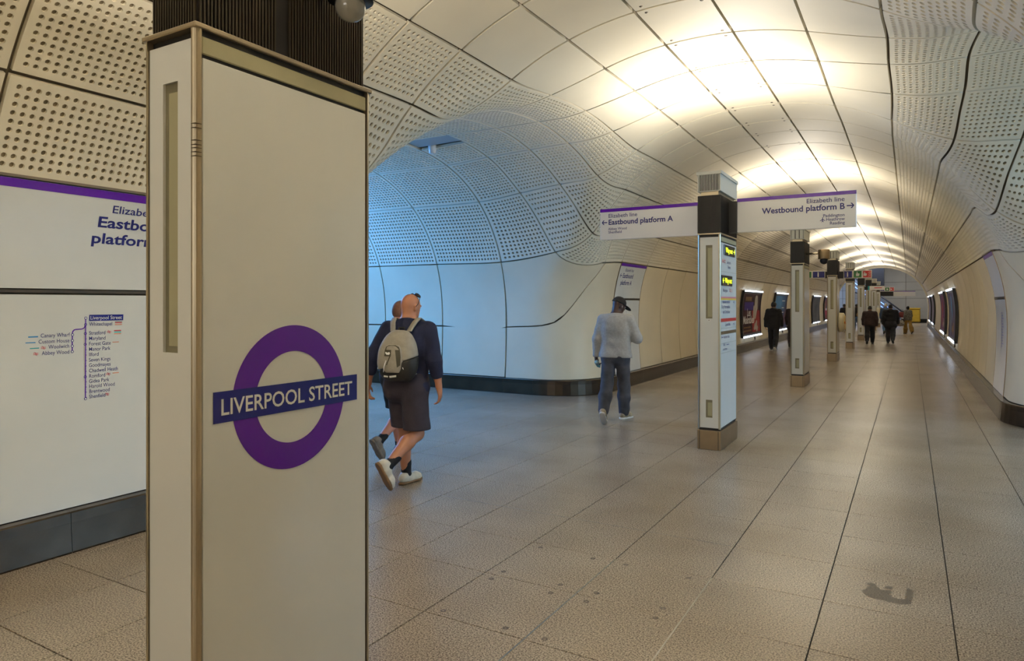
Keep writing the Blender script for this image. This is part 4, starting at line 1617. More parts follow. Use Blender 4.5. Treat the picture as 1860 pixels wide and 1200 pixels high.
# ------------------------------------------------------------------ hatch, loudspeaker and fixings in the ceiling
M['hatch'] = mat('blue_grey_hatch', (.30, .34, .38, 1), .3)
V, F, m, uv = panel_arrays((lambda h: (lambda s, t: h(s, 0.03 + 0.33 * t)))(hatch_patch), nu=4, nv=2, off=.022, depth=.015)
obj('access_hatch', mesh_np('access_hatch', V, F, m, np.ones(len(m), bool), uv), g_pl.o, [M['hatch'], M['hole']])
root = empty('ceiling_speaker', (-6.22, 8.30, 4.0)); tag(root, 'white cone-shaped loudspeaker hanging under the blue passage ceiling', 'loudspeaker')
mb = MB(); mb.lathe([(.001, -.10), (.042, -.10), (.05, -.095), (.068, .02), (.062, .03), (.001, .03)], 20)
mb.build('horn', [M['white_sign']], root)
mb = MB(); mb.tube([(0, 0, .02), (.03, -.02, .05), (.08, -.04, .075)], .02, 8); mb.lathe([(.001, .05), (.075, .055), (.075, .075), (.001, .08)], 16, c=(.08, -.04, 0)); mb.build('mount', [M['white_sign']], root)
mb = MB(); mb.lathe([(.0, -.004), (.012, -.004), (.018, 0), (.02, .004)][::-1], 10)
fx = mb.build('panel_fixing', [M['bronze_dark']], g_ceil.o)
k = 0
for j in range(-4, 8):
    for sx in (-1, 1):
        for dy in (-.075, .075):
            y = math.copysign(node(1, abs(j))[1], j) if j else 0.0
            p = project(np.array([[sx * .255, y + dy, 4.33]]))[0] + ORIGIN
            o = fx if k == 0 else fx.copy()
            if k: COL.objects.link(o)
            o.location = p; k += 1

# ------------------------------------------------------------------ help points on the totems
def help_point(k, y, label):
    xr = TOTEM_X[k]
    root = empty('help_point', (xr + .004, y, 1.09)); tag(root, label, 'help point', 'round help points on the totems')
    rot = Matrix.Rotation(PI / 2, 4, 'Y')
    mb = MB(); mb.lathe([(.001, .16), (.24, .16), (.275, .14), (.28, .02), (.26, .003), (.001, .003)][::-1], 32, xf=rot); mb.build('drum', [M['cream']], root)
    mb = MB(); mb.lathe([(.17, .168), (.2, .172), (.21, .16)], 28, xf=rot); mb.build('ring', [M['yellow']], root)
    mb = MB(); mb.lathe([(.001, .175), (.03, .175), (.035, .16)], 16, xf=rot, c=(0, 0, 0)); mb.build('button', [M['red']], root)
    return root


M['cream'] = mat('cream_enamel', (.72, .66, .48, 1), .35)
help_point(3, 21.65, 'cream drum-shaped help point on the fourth totem')
help_point(7, 47.2, 'small far cream help point on the eighth totem')

# ------------------------------------------------------------------ hall at the far end
YE = YC + YJ[JMAX]
HX0, HX1, HY1, HZ = -10.0, 4.6, 67.2, 6.2
wall_end = empty('wall_end'); wall_end['kind'] = 'structure'; wall_end['label'] = 'grey panelled end wall of the far hall'
rows_ = [(.30, 2.02), (2.04, 2.72), (2.74, 3.42), (3.44, 4.9), (4.92, 6.2)]
one = {}
for r, (a, b) in enumerate(rows_):
    x = HX0
    while x < HX1 - .1:
        key = r
        if key not in one:
            mb = MB(); mb.box(.012, -.03, 0, 2.42, 0, b - a, b=.006)
            o = mb.build('wall_panel', [M['hall']], wall_end); one[key] = o
        else:
            o = one[key].copy(); COL.objects.link(o)
        o.location = (x, HY1, a); x += 2.433
mb = MB(); mb.box(HX0, HY1 + .0, 0, HX1, HY1 + .1, HZ); mb.build('wall_backing', [M['joint']], wall_end)
mb = MB(); mb.box(HX0, HY1 - .05, 0, HX1, HY1 - .031, .29); o = mb.build('baseboard_end', [M['black']]); o['kind'] = 'structure'
for nm, b in (('wall_hall_left', (HX0 - .1, YE + .2, 0, HX0, HY1, HZ)), ('wall_hall_right', (HX1, YE + .2, 0, HX1 + .1, HY1, HZ)), ('ceiling_hall', (HX0, YE + .05, HZ, HX1, HY1, HZ + .1))):
    mb = MB(); mb.box(*b); o = mb.build(nm, [M['hall']]); o['kind'] = 'structure'
# portal: the wall round the tunnel mouth, hall side, with a pale rim
vs = []; fs = []
prof = [(prof_x(z), z) for z in np.linspace(0, 2.4, 10)] + [(x, prof_z(x, MA, MBH, MZ0, MP)) for x in np.linspace(prof_x(2.4), 0, 16)[1:]]
ring = [(XC + x, z) for x, z in prof] + [(XC - x, z) for x, z in prof[::-1][1:]]
outer = []
for (x, z) in ring:
    dx, dz = x - XC, z - 1.3
    s = min((HX1 - XC) / abs(dx) if dx > 1e-6 else 1e9, (XC - HX0) / abs(dx) if dx < -1e-6 else 1e9, (HZ - 1.3) / dz if dz > 1e-6 else 1e9)
    if dz < 0: s = min(s, 1.3 / -dz)
    outer.append((XC + dx * s, max(0, 1.3 + dz * s)))
n = len(ring)
vs = [(x, YE + .12, z) for x, z in ring] + [(x, YE + .12, z) for x, z in outer]
fs = [(k, k + 1, n + k + 1, n + k) for k in range(n - 1)]
mb = MB(); mb.add(vs, fs); o = mb.build('wall_portal', [M['hall']]); o['kind'] = 'structure'
mb = MB()
vs = []
for (x, z) in ring:
    dx, dz = (x - XC), (z - 1.3)
    q = .965
    vs += [(x, YE - .25, z), (XC + dx * q, YE - .25, 1.3 + dz * q), (XC + dx * q, YE + .15, 1.3 + dz * q), (x, YE + .15, z)]
mb.add(vs, [(4 * k + a, 4 * k + (a + 1) % 4, 4 * k + 4 + (a + 1) % 4, 4 * k + 4 + a) for k in range(n - 1) for a in range(4)])
o = mb.build('trim_1', [M['gfrc']]); o['kind'] = 'structure'; o['label'] = 'pale rim round the far tunnel mouth'

# escalator rising to the left in the hall
M['blue_lit'] = mat('blue_light_strip', (.3, .5, 1, 1), .3, emit=(.18, .36, 1, 1), estr=1.6)
M['esc_dark'] = mat('dark_escalator_metal', (.03, .035, .05, 1), .3, .5)
M['esc_steel'] = mat('blue_steel', (.25, .33, .5, 1), .3, .8)


def escalator(y, label):
    root = empty('escalator', (-.6, y, 0)); tag(root, label, 'escalator', 'escalators in the far hall')
    sl = math.tan(math.radians(40))
    Ln = 5.6
    for q in (0, 1.3):
        mb = MB()
        vs = [(0, q, 0), (0, q, .85), (-Ln, q, .85 + Ln * sl), (-Ln, q, Ln * sl - .3)]
        vs += [(x, q + .07, z) for x, _, z in vs]
        mb.add(vs, [(0, 1, 2, 3), (7, 6, 5, 4), (0, 4, 5, 1), (1, 5, 6, 2), (2, 6, 7, 3), (3, 7, 4, 0)])
        mb.build('balustrade', [M['esc_steel']], root)
        mb = MB(); mb.tube([(.35, q + .035, .72), (.3, q + .035, .92), (.05, q + .035, .97), (-Ln, q + .035, .97 + Ln * sl)], .05, 8); mb.build('handrail', [M['esc_dark']], root)
        mb = MB()
        for d in (.18, .5): mb.box(-Ln, q - .02, 0, 0, q - .005, .05, xf=Matrix(((1, 0, 0, 0), (0, 1, 0, 0), (-sl, 0, 1, d), (0, 0, 0, 1))))
        o = mb.build('light_strips', [M['blue_lit']], root); o['kind'] = 'stuff'
    mb = MB()
    for k in range(18):
        mb.box(-.3 * k - .3, .07, .25 * k - .05, -.3 * k, 1.3, .25 * k + .2)
    o = mb.build('steps', [M['esc_dark']], root); o['kind'] = 'stuff'
    mb = MB()
    vs = [(-1.2, -.02, 2.9), (-Ln, -.02, 2.9 + (Ln - 1.2) * sl * .7), (-Ln, -.02, 5.9), (-1.2, -.02, 5.9)]
    vs += [(x, 1.4, z) for x, _, z in vs]
    mb.add(vs, [(0, 1, 2, 3), (7, 6, 5, 4), (0, 4, 5, 1), (1, 5, 6, 2), (2, 6, 7, 3), (3, 7, 4, 0)])
    mb.build('soffit', [M['esc_dark']], root)
    return root


escalator(63.4, 'blue-lit escalator rising to the left in the far hall')

# yellow cabinet
M['yellow_bin'] = mat('yellow_plastic', (.72, .45, .04, 1), .4, var=.15, vscale=4)
root = empty('grit_bin', (.36, 65.9, 0)); tag(root, 'yellow cabinet standing against the far end wall', 'cabinet')
mb = MB(); mb.box(-.42, -.3, .05, .42, .3, 1.12, b=.08); mb.build('body', [M['yellow_bin']], root)
mb = MB(); mb.box(-.45, -.33, 1.11, .45, .33, 1.24, b=.05); mb.build('lid', [M['yellow_bin']], root)
mb = MB(); mb.box(-.36, -.315, .2, -.1, -.295, 1.0, b=.01); mb.build('front_panel', [M['yellow_bin']], root)
mb = MB(); mb.lathe([(.001, .325), (.06, .325), (.07, .3)], 14, xf=Matrix.Rotation(PI / 2, 4, 'X'), c=(-.25, .85, 0)); mb.build('lock', [M['black']], root)
mb = MB(); mb.box(-.4, -.28, 0, .4, .28, .05); mb.build('foot', [M['black']], root)
# ------------------------------------------------------------------ people: smooth implicit figures meshed with surface nets
def v3(*a): return np.array(a, float)


class Field:
    def __init__(s, prims, h, k=.02, cuts=(), wrinkle=0.0, seed=0):
        lo = np.full(3, 1e9); hi = np.full(3, -1e9)
        for p in prims:
            a, b = p['box']
            lo = np.minimum(lo, a); hi = np.maximum(hi, b)
        lo -= 3 * h + .012; hi += 3 * h + .012
        n = np.ceil((hi - lo) / h).astype(int) + 1
        s.F = np.full(n, .15, np.float32); s.lo = lo; s.h = h
        ax = [lo[i] + h * np.arange(n[i]) for i in range(3)]
        for p in prims:
            a, b = p['box']
            kk = p.get('k', k)
            i0 = np.maximum(((a - kk * 2 - .03 - lo) / h).astype(int), 0); i1 = np.minimum(((b + kk * 2 + .03 - lo) / h).astype(int) + 2, n)
            sl = tuple(slice(i0[q], i1[q]) for q in range(3))
            X, Y, Z = np.meshgrid(ax[0][sl[0]], ax[1][sl[1]], ax[2][sl[2]], indexing='ij')
            d = p['fn'](X, Y, Z)
            G = s.F[sl]
            if p.get('sub'):
                s.F[sl] = np.maximum(G, -d)
                continue
            hh = np.maximum(kk - np.abs(G - d), 0) / kk
            s.F[sl] = np.minimum(G, d) - hh * hh * kk * .25
        if wrinkle or cuts:
            X, Y, Z = np.meshgrid(*ax, indexing='ij')
            if wrinkle:
                q = seed
                w = np.sin(21 * Z + 9 * X + q + 2.2 * np.sin(11 * X + 5 * Z + q)) * np.sin(17 * Y + 13 * Z + 1.3 * q + 1.7 * np.sin(9 * Z - 7 * X)) + .6 * np.sin(43 * Z + 17 * X - 15 * Y + q) * np.sin(25 * X + 31 * Y)
                s.F += (wrinkle * w).astype(np.float32)
            for c in cuts:
                s.F = np.maximum(s.F, ((X - c[0][0]) * c[1][0] + (Y - c[0][1]) * c[1][1] + (Z - c[0][2]) * c[1][2]).astype(np.float32))

    def mesh(s, name):
        F = s.F; h = s.h
        I = F < 0
        n = np.array(F.shape)
        c = np.zeros(n - 1, np.uint8)
        for dx in (0, 1):
            for dy in (0, 1):
                for dz in (0, 1):
                    c += I[dx:n[0] - 1 + dx, dy:n[1] - 1 + dy, dz:n[2] - 1 + dz]
        act = (c > 0) & (c < 8)
        idx = np.argwhere(act)
        num = np.full(act.shape, -1, np.int32); num[act] = np.arange(len(idx))
        acc = np.zeros((len(idx), 3)); cnt = np.zeros(len(idx))
        for axis in range(3):
            o = [q for q in range(3) if q != axis]
            for a in (0, 1):
                for b in (0, 1):
                    p = idx.copy(); p[:, o[0]] += a; p[:, o[1]] += b
                    q = p.copy(); q[:, axis] += 1
                    fa = F[p[:, 0], p[:, 1], p[:, 2]]; fb = F[q[:, 0], q[:, 1], q[:, 2]]
                    m = (fa < 0) != (fb < 0)
                    t = fa[m] / (fa[m] - fb[m])
                    pos = p[m].astype(float); pos[:, axis] += t
                    acc[m] += pos; cnt[m] += 1
        V = acc / cnt[:, None] * h + s.lo
        Q = []
        for axis in range(3):
            o = [(axis + 1) % 3, (axis + 2) % 3]
            sl0 = [slice(None)] * 3; sl1 = [slice(None)] * 3
            sl0[axis] = slice(0, -1); sl1[axis] = slice(1, None)
            A, B = I[tuple(sl0)], I[tuple(sl1)]
            e = np.argwhere(A != B)
            ok = (e[:, o[0]] > 0) & (e[:, o[1]] > 0) & (e[:, o[0]] < n[o[0]] - 1) & (e[:, o[1]] < n[o[1]] - 1)
            e = e[ok]
            cs = []
            for a, b in ((1, 1), (0, 1), (0, 0), (1, 0)):
                p = e.copy(); p[:, o[0]] -= a; p[:, o[1]] -= b
                cs.append(num[p[:, 0], p[:, 1], p[:, 2]])
            q = np.stack(cs, -1)
            fl = ~A[e[:, 0], e[:, 1], e[:, 2]]
            q[fl] = q[fl][:, ::-1]
            Q.append(q)
        Q = np.concatenate(Q)
        # two light smoothing passes
        for _ in range(2):
            S = np.zeros_like(V); k = np.zeros(len(V))
            for a in range(4):
                i, j = Q[:, a], Q[:, (a + 1) % 4]
                np.add.at(S, i, V[j]); np.add.at(k, i, 1); np.add.at(S, j, V[i]); np.add.at(k, j, 1)
            V = .55 * V + .45 * S / np.maximum(k, 1)[:, None]
        return mesh_np(name, V, [Q], None, np.ones(len(Q), bool))


def cap(a, b, ra, rb=None, sy=1.0, k=None):
    a = np.array(a, float); b = np.array(b, float); rb = ra if rb is None else rb
    sc = np.array([1, sy, 1.0])
    A, B = a * sc, b * sc
    BA = B - A; L2 = max(float(BA @ BA), 1e-9); r = max(ra, rb)

    def fn(X, Y, Z):
        x, y, z = X - A[0], Y * sy - A[1], Z - A[2]
        t = np.clip((x * BA[0] + y * BA[1] + z * BA[2]) / L2, 0, 1)
        d = np.sqrt((x - t * BA[0]) ** 2 + (y - t * BA[1]) ** 2 + (z - t * BA[2]) ** 2) - (ra + (rb - ra) * t)
        return d / (1 + .45 * (sy - 1))
    p = {'box': (np.minimum(a, b) - r, np.maximum(a, b) + r), 'fn': fn}
    if k: p['k'] = k
    return p


def ell(c, r, R=None, k=None, sub=False):
    c = np.array(c, float); r = np.array(r, float)
    R = np.eye(3) if R is None else np.array(R, float)          # columns: local axes

    def fn(X, Y, Z):
        x, y, z = X - c[0], Y - c[1], Z - c[2]
        q = [(x * R[0, i] + y * R[1, i] + z * R[2, i]) / r[i] for i in range(3)]
        g = np.sqrt(q[0] ** 2 + q[1] ** 2 + q[2] ** 2)
        g2 = np.sqrt((q[0] / r[0]) ** 2 + (q[1] / r[1]) ** 2 + (q[2] / r[2]) ** 2)
        return g * (g - 1) / np.maximum(g2, 1e-6)
    m = r.max() if not np.allclose(R, np.eye(3)) else r
    p = {'box': (c - m, c + m), 'fn': fn}
    if k: p['k'] = k
    if sub: p['sub'] = True
    return p


def unit(v): return v / max(np.linalg.norm(v), 1e-9)


def rotx(a):
    c, s = math.cos(a), math.sin(a)
    return np.array([[1, 0, 0], [0, c, -s], [0, s, c]])


def rotz(a):
    c, s = math.cos(a), math.sin(a)
    return np.array([[c, -s, 0], [s, c, 0], [0, 0, 1]])


D2R = PI / 180


class Pose:
    """x right, y forward, z up; angles in degrees"""
    def __init__(s, H=1.75, build=1.0, legs=((10, 8, 0), (0, 40, -45)), arms=((5, 8, 15), (5, 8, 15)), lean=3, head=(0, 0), twist=0, toe=(6, 6)):
        k = H / 1.75
        s.k, s.b, s.H = k, build, H
        hip = [v3(-.095 * k, 0, .92 * k), v3(.095 * k, 0, .92 * k)]
        s.hip, s.knee, s.ank, s.ff, s.fu, s.fr = hip, [], [], [], [], []
        for q in (0, 1):                                    # left, right
            a, kn, ft = [x * D2R for x in legs[q]]
            sg = -1 if q == 0 else 1
            K = hip[q] + .43 * k * unit(v3(sg * .015, math.sin(a), -math.cos(a)))
            A = K + .41 * k * unit(v3(-sg * .02, math.sin(a - kn), -math.cos(a - kn)))
            s.knee.append(K); s.ank.append(A)
            yaw = -sg * toe[q] * D2R
            f = rotz(yaw) @ v3(0, math.cos(ft), math.sin(ft)); r = rotz(yaw) @ v3(1, 0, 0)
            s.ff.append(f); s.fr.append(r); s.fu.append(np.cross(r, f))
        low = []
        for q in (0, 1):
            for y in (-.075, .0, .1, .185):
                low.append((s.ank[q] + s.ff[q] * y * k - s.fu[q] * .08 * k)[2])
        dz = -min(low)
        for L in (s.hip, s.knee, s.ank):
            for q in (0, 1): L[q] = L[q] + v3(0, 0, dz)
        s.pel = (s.hip[0] + s.hip[1]) / 2 + v3(0, 0, .03 * k)
        R = rotz(twist * D2R) @ rotx(-lean * D2R)
        T = lambda x, y, z: s.pel + R @ (v3(x, y, z) * k)
        s.T, s.R = T, R
        s.waist = T(0, 0, .13); s.chest = T(0, 0, .33); s.neck = T(0, .0, .535)
        s.sh = [T(-.185 * build, 0, .47), T(.185 * build, 0, .47)]
        s.elb, s.wri, s.hd, s.hn, s.hs = [], [], [], [], []
        for q in (0, 1):
            fw, out, el = [x * D2R for x in arms[q][:3]]
            ins = (arms[q][3] if len(arms[q]) > 3 else 0) * D2R      # forearm turned across the body
            sg = -1 if q == 0 else 1
            d = R @ v3(sg * math.sin(out), math.sin(fw) * math.cos(out), -math.cos(fw) * math.cos(out))
            E = s.sh[q] + d * .29 * k
            d2 = R @ (rotz(sg * ins) @ v3(sg * math.sin(out) * .4, math.sin(fw + el), -math.cos(fw + el)))
            d2 = unit(d2)
            W = E + d2 * .25 * k
            s.elb.append(E); s.wri.append(W); s.hd.append(d2)
            n = v3(-sg, 0, 0); n = unit(n - d2 * (n @ d2)); s.hn.append(R @ n)
            s.hs.append(unit(np.cross(d2, n) * (1 if q == 1 else -1) * (-1)))
            if s.hs[-1] @ (R @ v3(0, 1, .3)) < 0: s.hs[-1] = -s.hs[-1]
        hp, hy = head[0] * D2R, head[1] * D2R
        s.HR = R @ rotz(-hy) @ rotx(-hp)
        s.headc = s.neck + R @ v3(0, .012 * k, .05 * k) + s.HR @ v3(0, .01 * k, .085 * k)

    def h(s, x, y, z): return s.headc + s.HR @ (v3(x, y, z) * s.k)

    def foot(s, q, x, y, z): return s.ank[q] + s.k * (s.fr[q] * x + s.ff[q] * y + s.fu[q] * (z - .08))


def head_prims(P):
    k = P.k; R = P.HR
    L = [ell(P.h(0, -.008, .025), v3(.076, .095, .092) * k, R), ell(P.h(0, .02, -.04), v3(.062, .07, .075) * k, R, k=.03),
         ell(P.h(0, .055, -.085), v3(.034, .03, .024) * k, R, k=.025), cap(P.h(0, -.02, -.06), P.neck - P.R @ v3(0, .0, .04 * k), .057 * k * P.b, .066 * k * P.b, k=.03),
         ell(P.h(0, .092, -.018), v3(.012, .02, .016) * k, R, k=.012), cap(P.h(0, .078, .022), P.h(0, .096, -.012), .008 * k, .010 * k, k=.012),
         ell(P.h(-.03, .083, .022), v3(.024, .012, .009) * k, R, k=.012), ell(P.h(.03, .083, .022), v3(.024, .012, .009) * k, R, k=.012),
         ell(P.h(0, .084, -.05), v3(.024, .011, .009) * k, R, k=.008)]
    for sg in (-1, 1):
        L.append(ell(P.h(sg * .082, -.008, -.008), v3(.010, .020, .032) * k, R, k=.008))
        L.append(ell(P.h(sg * .078, -.014, -.03), v3(.009, .012, .014) * k, R, k=.008))
    return L


def hand_prims(P, q, curl=35, fine=True):
    k = P.k
    W, d, n, sd = P.wri[q], P.hd[q], P.hn[q], P.hs[q]
    n = unit(n - d * (n @ d)); sd = unit(np.cross(d, n)); 
    if sd @ (P.R @ v3(0, 1, .2)) < 0: sd = -sd
    R = np.stack([n, sd, d], 1)
    L = [ell(W + d * .05 * k, v3(.016, .04, .052) * k, R, k=.012), cap(W - d * .02 * k, W + d * .03 * k, .026 * k, .024 * k, k=.015)]
    c = curl * D2R
    for j, (o, ln) in enumerate(((.029, .042), (.010, .047), (-.010, .044), (-.028, .035))):
        b = W + d * .088 * k + sd * o * k
        d1 = unit(d * math.cos(c) + n * math.sin(c)); d2 = unit(d * math.cos(2.1 * c) + n * math.sin(2.1 * c)); d3 = unit(d * math.cos(2.9 * c) + n * math.sin(2.9 * c))
        p1 = b + d1 * ln * k; p2 = p1 + d2 * ln * .62 * k; p3 = p2 + d3 * ln * .5 * k
        L += [cap(b - d * .02 * k, p1, .0095 * k, .0088 * k, k=.004), cap(p1, p2, .0088 * k, .0082 * k, k=.004), cap(p2, p3, .0082 * k, .007 * k, k=.004)]
    t0 = W + d * .022 * k + sd * .03 * k
    t1 = t0 + unit(d * .75 + sd * .6 + n * .25) * .045 * k; t2 = t1 + unit(d * .9 + sd * .1 + n * .35) * .032 * k
    L += [cap(t0 - sd * .012 * k, t1, .0135 * k, .0105 * k, k=.008), cap(t1, t2, .0105 * k, .008 * k, k=.004)]
    return L


def skin_prims(P, curl=(35, 35)):
    k, b = P.k, P.b
    L = head_prims(P)
    T = P.T
    L += [cap(T(-.07, 0, .02), T(.07, 0, .02), .105 * k * b, sy=1.2, k=.05), cap(T(-.06, 0, .14), T(.06, 0, .14), .085 * k * b, sy=1.2, k=.06),
          cap(T(-.07, .0, .30), T(.07, .0, .30), .10 * k * b, sy=1.2, k=.07), cap(T(-.14, 0, .455), T(.14, 0, .455), .052 * k * b, k=.05),
          cap(T(-.12, -.01, .47), P.neck, .05 * k, .05 * k, k=.04), cap(T(.12, -.01, .47), P.neck, .05 * k, .05 * k, k=.04)]
    for q in (0, 1):
        L += [cap(P.sh[q], P.elb[q], .048 * k * b, .040 * k * b, k=.03), cap(P.elb[q], P.elb[q] * .6 + P.wri[q] * .4, .040 * k * b, .041 * k * b, k=.02), cap(P.elb[q] * .6 + P.wri[q] * .4, P.wri[q], .041 * k * b, .026 * k, k=.02)]
        L += hand_prims(P, q, curl[q])
        kn, an = P.knee[q], P.ank[q]
        back = unit(np.cross(unit(an - kn), v3(1, 0, 0)))
        if back[1] > 0: back = -back
        mid = kn * .68 + an * .32 + back * .016 * k
        L += [cap(P.hip[q], kn, .083 * k * b, .056 * k * b, k=.04), cap(kn, mid, .054 * k * b, .058 * k * b, k=.03), cap(mid, an, .058 * k * b, .036 * k * b, k=.03),
              cap(an, P.foot(q, 0, .10, .035), .035 * k, .026 * k, k=.02), cap(P.foot(q, 0, -.03, .04), P.foot(q, 0, .14, .03), .03 * k, .024 * k, k=.02)]
    return L


def along(a, e, w, f):
    """point and direction at fraction f (0 shoulder .. 1 wrist) of an arm or leg chain"""
    if f <= .5: return a + (e - a) * f * 2, unit(e - a)
    return e + (w - e) * (f - .5) * 2, unit(w - e)


def top_prims(P, m, sleeve=1.0, hem=-.06, loose=0.0, collar=True, hood=False):
    k, b = P.k, P.b
    T = P.T
    L = [cap(T(-.08, 0, hem + .06), T(.08, 0, hem + .06), .112 * k * b + m + loose, sy=1.15, k=.05), cap(T(-.075, 0, .12), T(.075, 0, .12), .098 * k * b + m + loose, sy=1.15, k=.06),
         cap(T(-.085, .0, .30), T(.085, .0, .30), .108 * k * b + m + loose * .6, sy=1.15, k=.07), cap(T(-.15, 0, .45), T(.15, 0, .45), .058 * k * b + m, k=.06),
         cap(T(-.13, -.015, .465), T(-.03, -.01, .53), .055 * k + m * .6, .05 * k, k=.05), cap(T(.13, -.015, .465), T(.03, -.01, .53), .055 * k + m * .6, .05 * k, k=.05),
         ell(T(0, -.075, .40), v3(.15, .055, .11) * k * b, P.R, k=.06)]
    if collar:
        L.append(cap(T(0, -.004, .50), T(0, -.002, .545), .07 * k * b, .066 * k * b, k=.02))
    if hood:
        L += [ell(T(0, -.10, .50), v3(.13, .075, .075) * k, P.R, k=.04)]
    for q in (0, 1):
        e = P.elb[q]
        if sleeve <= .5:
            c, d = along(P.sh[q], e, P.wri[q], sleeve)
            L.append(cap(P.sh[q], c, .054 * k * b + m, .050 * k * b + m + .006, k=.04))
        else:
            c, d = along(P.sh[q], e, P.wri[q], sleeve)
            L += [cap(P.sh[q], e, .054 * k * b + m, .046 * k * b + m + loose * .3, k=.04), cap(e, c, .046 * k * b + m + loose * .3, (.046 - .014 * (sleeve - .5) * 2) * k * b + m + loose * .2, k=.03)]
    return L


def leg_prims(P, m, frac=1.0, flare=0.0, waist=.03):
    k, b = P.k, P.b
    T = P.T
    L = [cap(T(-.075, 0, waist), T(.075, 0, waist), .104 * k * b + m, sy=1.12, k=.04), cap(T(-.085, -.015, -.06), T(.085, -.015, -.06), .108 * k * b + m, sy=1.05, k=.05)]
    for q in (0, 1):
        h, kn, an = P.hip[q], P.knee[q], P.ank[q]
        if frac <= .5:
            c, d = along(h, kn, an, frac)
            L.append(cap(h, c, .094 * k * b + m, .078 * k * b + m + flare, k=.02))
        else:
            c, d = along(h, kn, an, frac)
            L += [cap(h, kn, .093 * k * b + m, .068 * k * b + m + flare * .5, k=.03), cap(kn, kn * .6 + an * .4 + v3(0, -.012, 0), .068 * k * b + m + flare * .5, .066 * k * b + m + flare, k=.03), cap(kn * .6 + an * .4 + v3(0, -.012, 0), c, .066 * k * b + m + flare, .050 * k * b + m + flare, k=.03)]
    return L


def build_person(name, label, loc, heading, P, h, skin, garments, group=None, curl=(35, 35), hair=None, socks=None, shoes=None, extra=None, eyes=False):
    root = empty(name, (loc[0], loc[1], 0), heading * D2R); tag(root, label, 'person', group)
    body = obj('body', Field(skin_prims(P, curl), h).mesh('body'), root, [skin])
    for gname, prims, m, kw in garments:
        hh = kw.pop('h', h)
        o = obj(gname, Field(prims, max(hh, .008), **kw).mesh(gname), root, [m])
    if hair:
        hn, prims, m, cuts = hair
        obj(hn, Field(prims, h, cuts=cuts).mesh(hn), root, [m])
    for q in (0, 1):
        if socks:
            a, d = along(P.hip[q], P.knee[q], P.ank[q], socks[1])
            pr = [cap(a, P.ank[q], .047 * P.k * P.b, .043 * P.k), cap(P.ank[q], P.foot(q, 0, .05, .045), .043 * P.k, .036 * P.k)]
            obj('sock', Field(pr, h).mesh('sock'), root, [socks[0]])
        if shoes:
            up, sole = shoes
            k = P.k
            F = lambda x, y, z: P.foot(q, x, y, z)
            pr = [cap(F(0, -.045, .052), F(0, .02, .055), .042 * k, .043 * k, k=.03), cap(F(0, .02, .05), F(.0, .12, .04), .044 * k, .043 * k, k=.03), cap(F(0, .12, .038), F(0, .165, .034), .043 * k, .034 * k, k=.03), cap(F(0, -.03, .07), F(0, -.005, .10), .042 * k, .043 * k, k=.02)]
            so = obj('shoe', Field(pr, min(h, .009), k=.02, cuts=[(F(0, 0, .016), -P.fu[q]), (F(0, -.02, .112), unit(P.fu[q] - .25 * P.ff[q]))]).mesh('shoe'), root, [up])
            pr = [cap(F(0, -.05, .014), F(0, .04, .014), .043 * k, .042 * k), cap(F(0, .04, .014), F(0, .12, .014), .042 * k, .049 * k), cap(F(0, .12, .014), F(0, .17, .014), .049 * k, .036 * k)]
            obj('sole', Field(pr, min(h, .008), k=.02, cuts=[(F(0, 0, .028), P.fu[q]), (F(0, 0, .001), -P.fu[q])]).mesh('sole'), so, [sole])
    if eyes:
        for sg in (-1, 1):
            mb = MB(); mb.lathe([(.011 * math.sin(a), -.011 * math.cos(a)) for a in np.linspace(0.02, PI - .02, 8)], 10)
            o = mb.build('eye', [M['eye']], root); o.location = P.h(sg * .031, .078, .005)
    if extra: extra(root, P)
    return root


SK = {'tan': mat('skin_tan', (.46, .20, .11, 1), .5, var=.15, vscale=9), 'pink': mat('skin_pink', (.58, .25, .17, 1), .5, var=.15, vscale=9), 'dark': mat('skin_dark', (.075, .034, .022, 1), .45, var=.15, vscale=9),
      'mid': mat('skin_mid', (.30, .14, .085, 1), .5, var=.1, vscale=9)}
M['eye'] = mat('eye_white', (.6, .58, .55, 1), .2)


def cloth(name, c, var=.3, vs=14, rough=.85, bump=.25):
    return mat(name, (*c, 1), rough, var=var, vscale=vs, bump=bump, bscale=120)


CL = {'navy': cloth('navy_cotton', (.010, .014, .05)), 'plum': cloth('dark_grey_cotton', (.036, .028, .042)), 'grey': cloth('light_grey_knit', (.40, .385, .355), .18, 40),
      'jeans': cloth('faded_denim', (.082, .083, .098), .6, 7), 'black': cloth('black_cloth', (.012, .011, .012)), 'brown': cloth('dark_brown_cloth', (.035, .02, .018)),
      'blue': cloth('blue_denim_shirt', (.08, .13, .24)), 'bluejean': cloth('blue_jeans', (.08, .17, .32)), 'mustard': cloth('mustard_cloth', (.40, .25, .07)), 'pattern': cloth('patterned_blouse', (.25, .25, .25), .8, 22),
      'charcoal': cloth('charcoal_cloth', (.03, .03, .034)), 'capc': cloth('dark_cap_cloth', (.02, .016, .013)), 'sock': cloth('black_sock', (.008, .008, .01)),
      'shoew': mat('white_leather', (.62, .58, .48, 1), .5, var=.2, vscale=20), 'gum': mat('gum_sole', (.20, .11, .045, 1), .6), 'shoeg': mat('grey_shoe', (.20, .17, .14, 1), .6, var=.4, vscale=25),
      'blacksole': mat('black_sole', (.02, .02, .02, 1), .6), 'whitesole': mat('white_sole', (.65, .62, .56, 1), .5), 'shoeb': mat('brown_white_shoe', (.42, .33, .2, 1), .5, var=.6, vscale=18), 'shoek': mat('black_shoe', (.02, .018, .018, 1), .5)}
HAIR = {'black': mat('black_hair', (.012, .010, .010, 1), .6, var=.3, vscale=40), 'grey': mat('grey_hair', (.5, .48, .45, 1), .6, var=.2, vscale=40), 'stub': mat('cropped_hair', (.22, .10, .06, 1), .7, var=.3, vscale=60)}


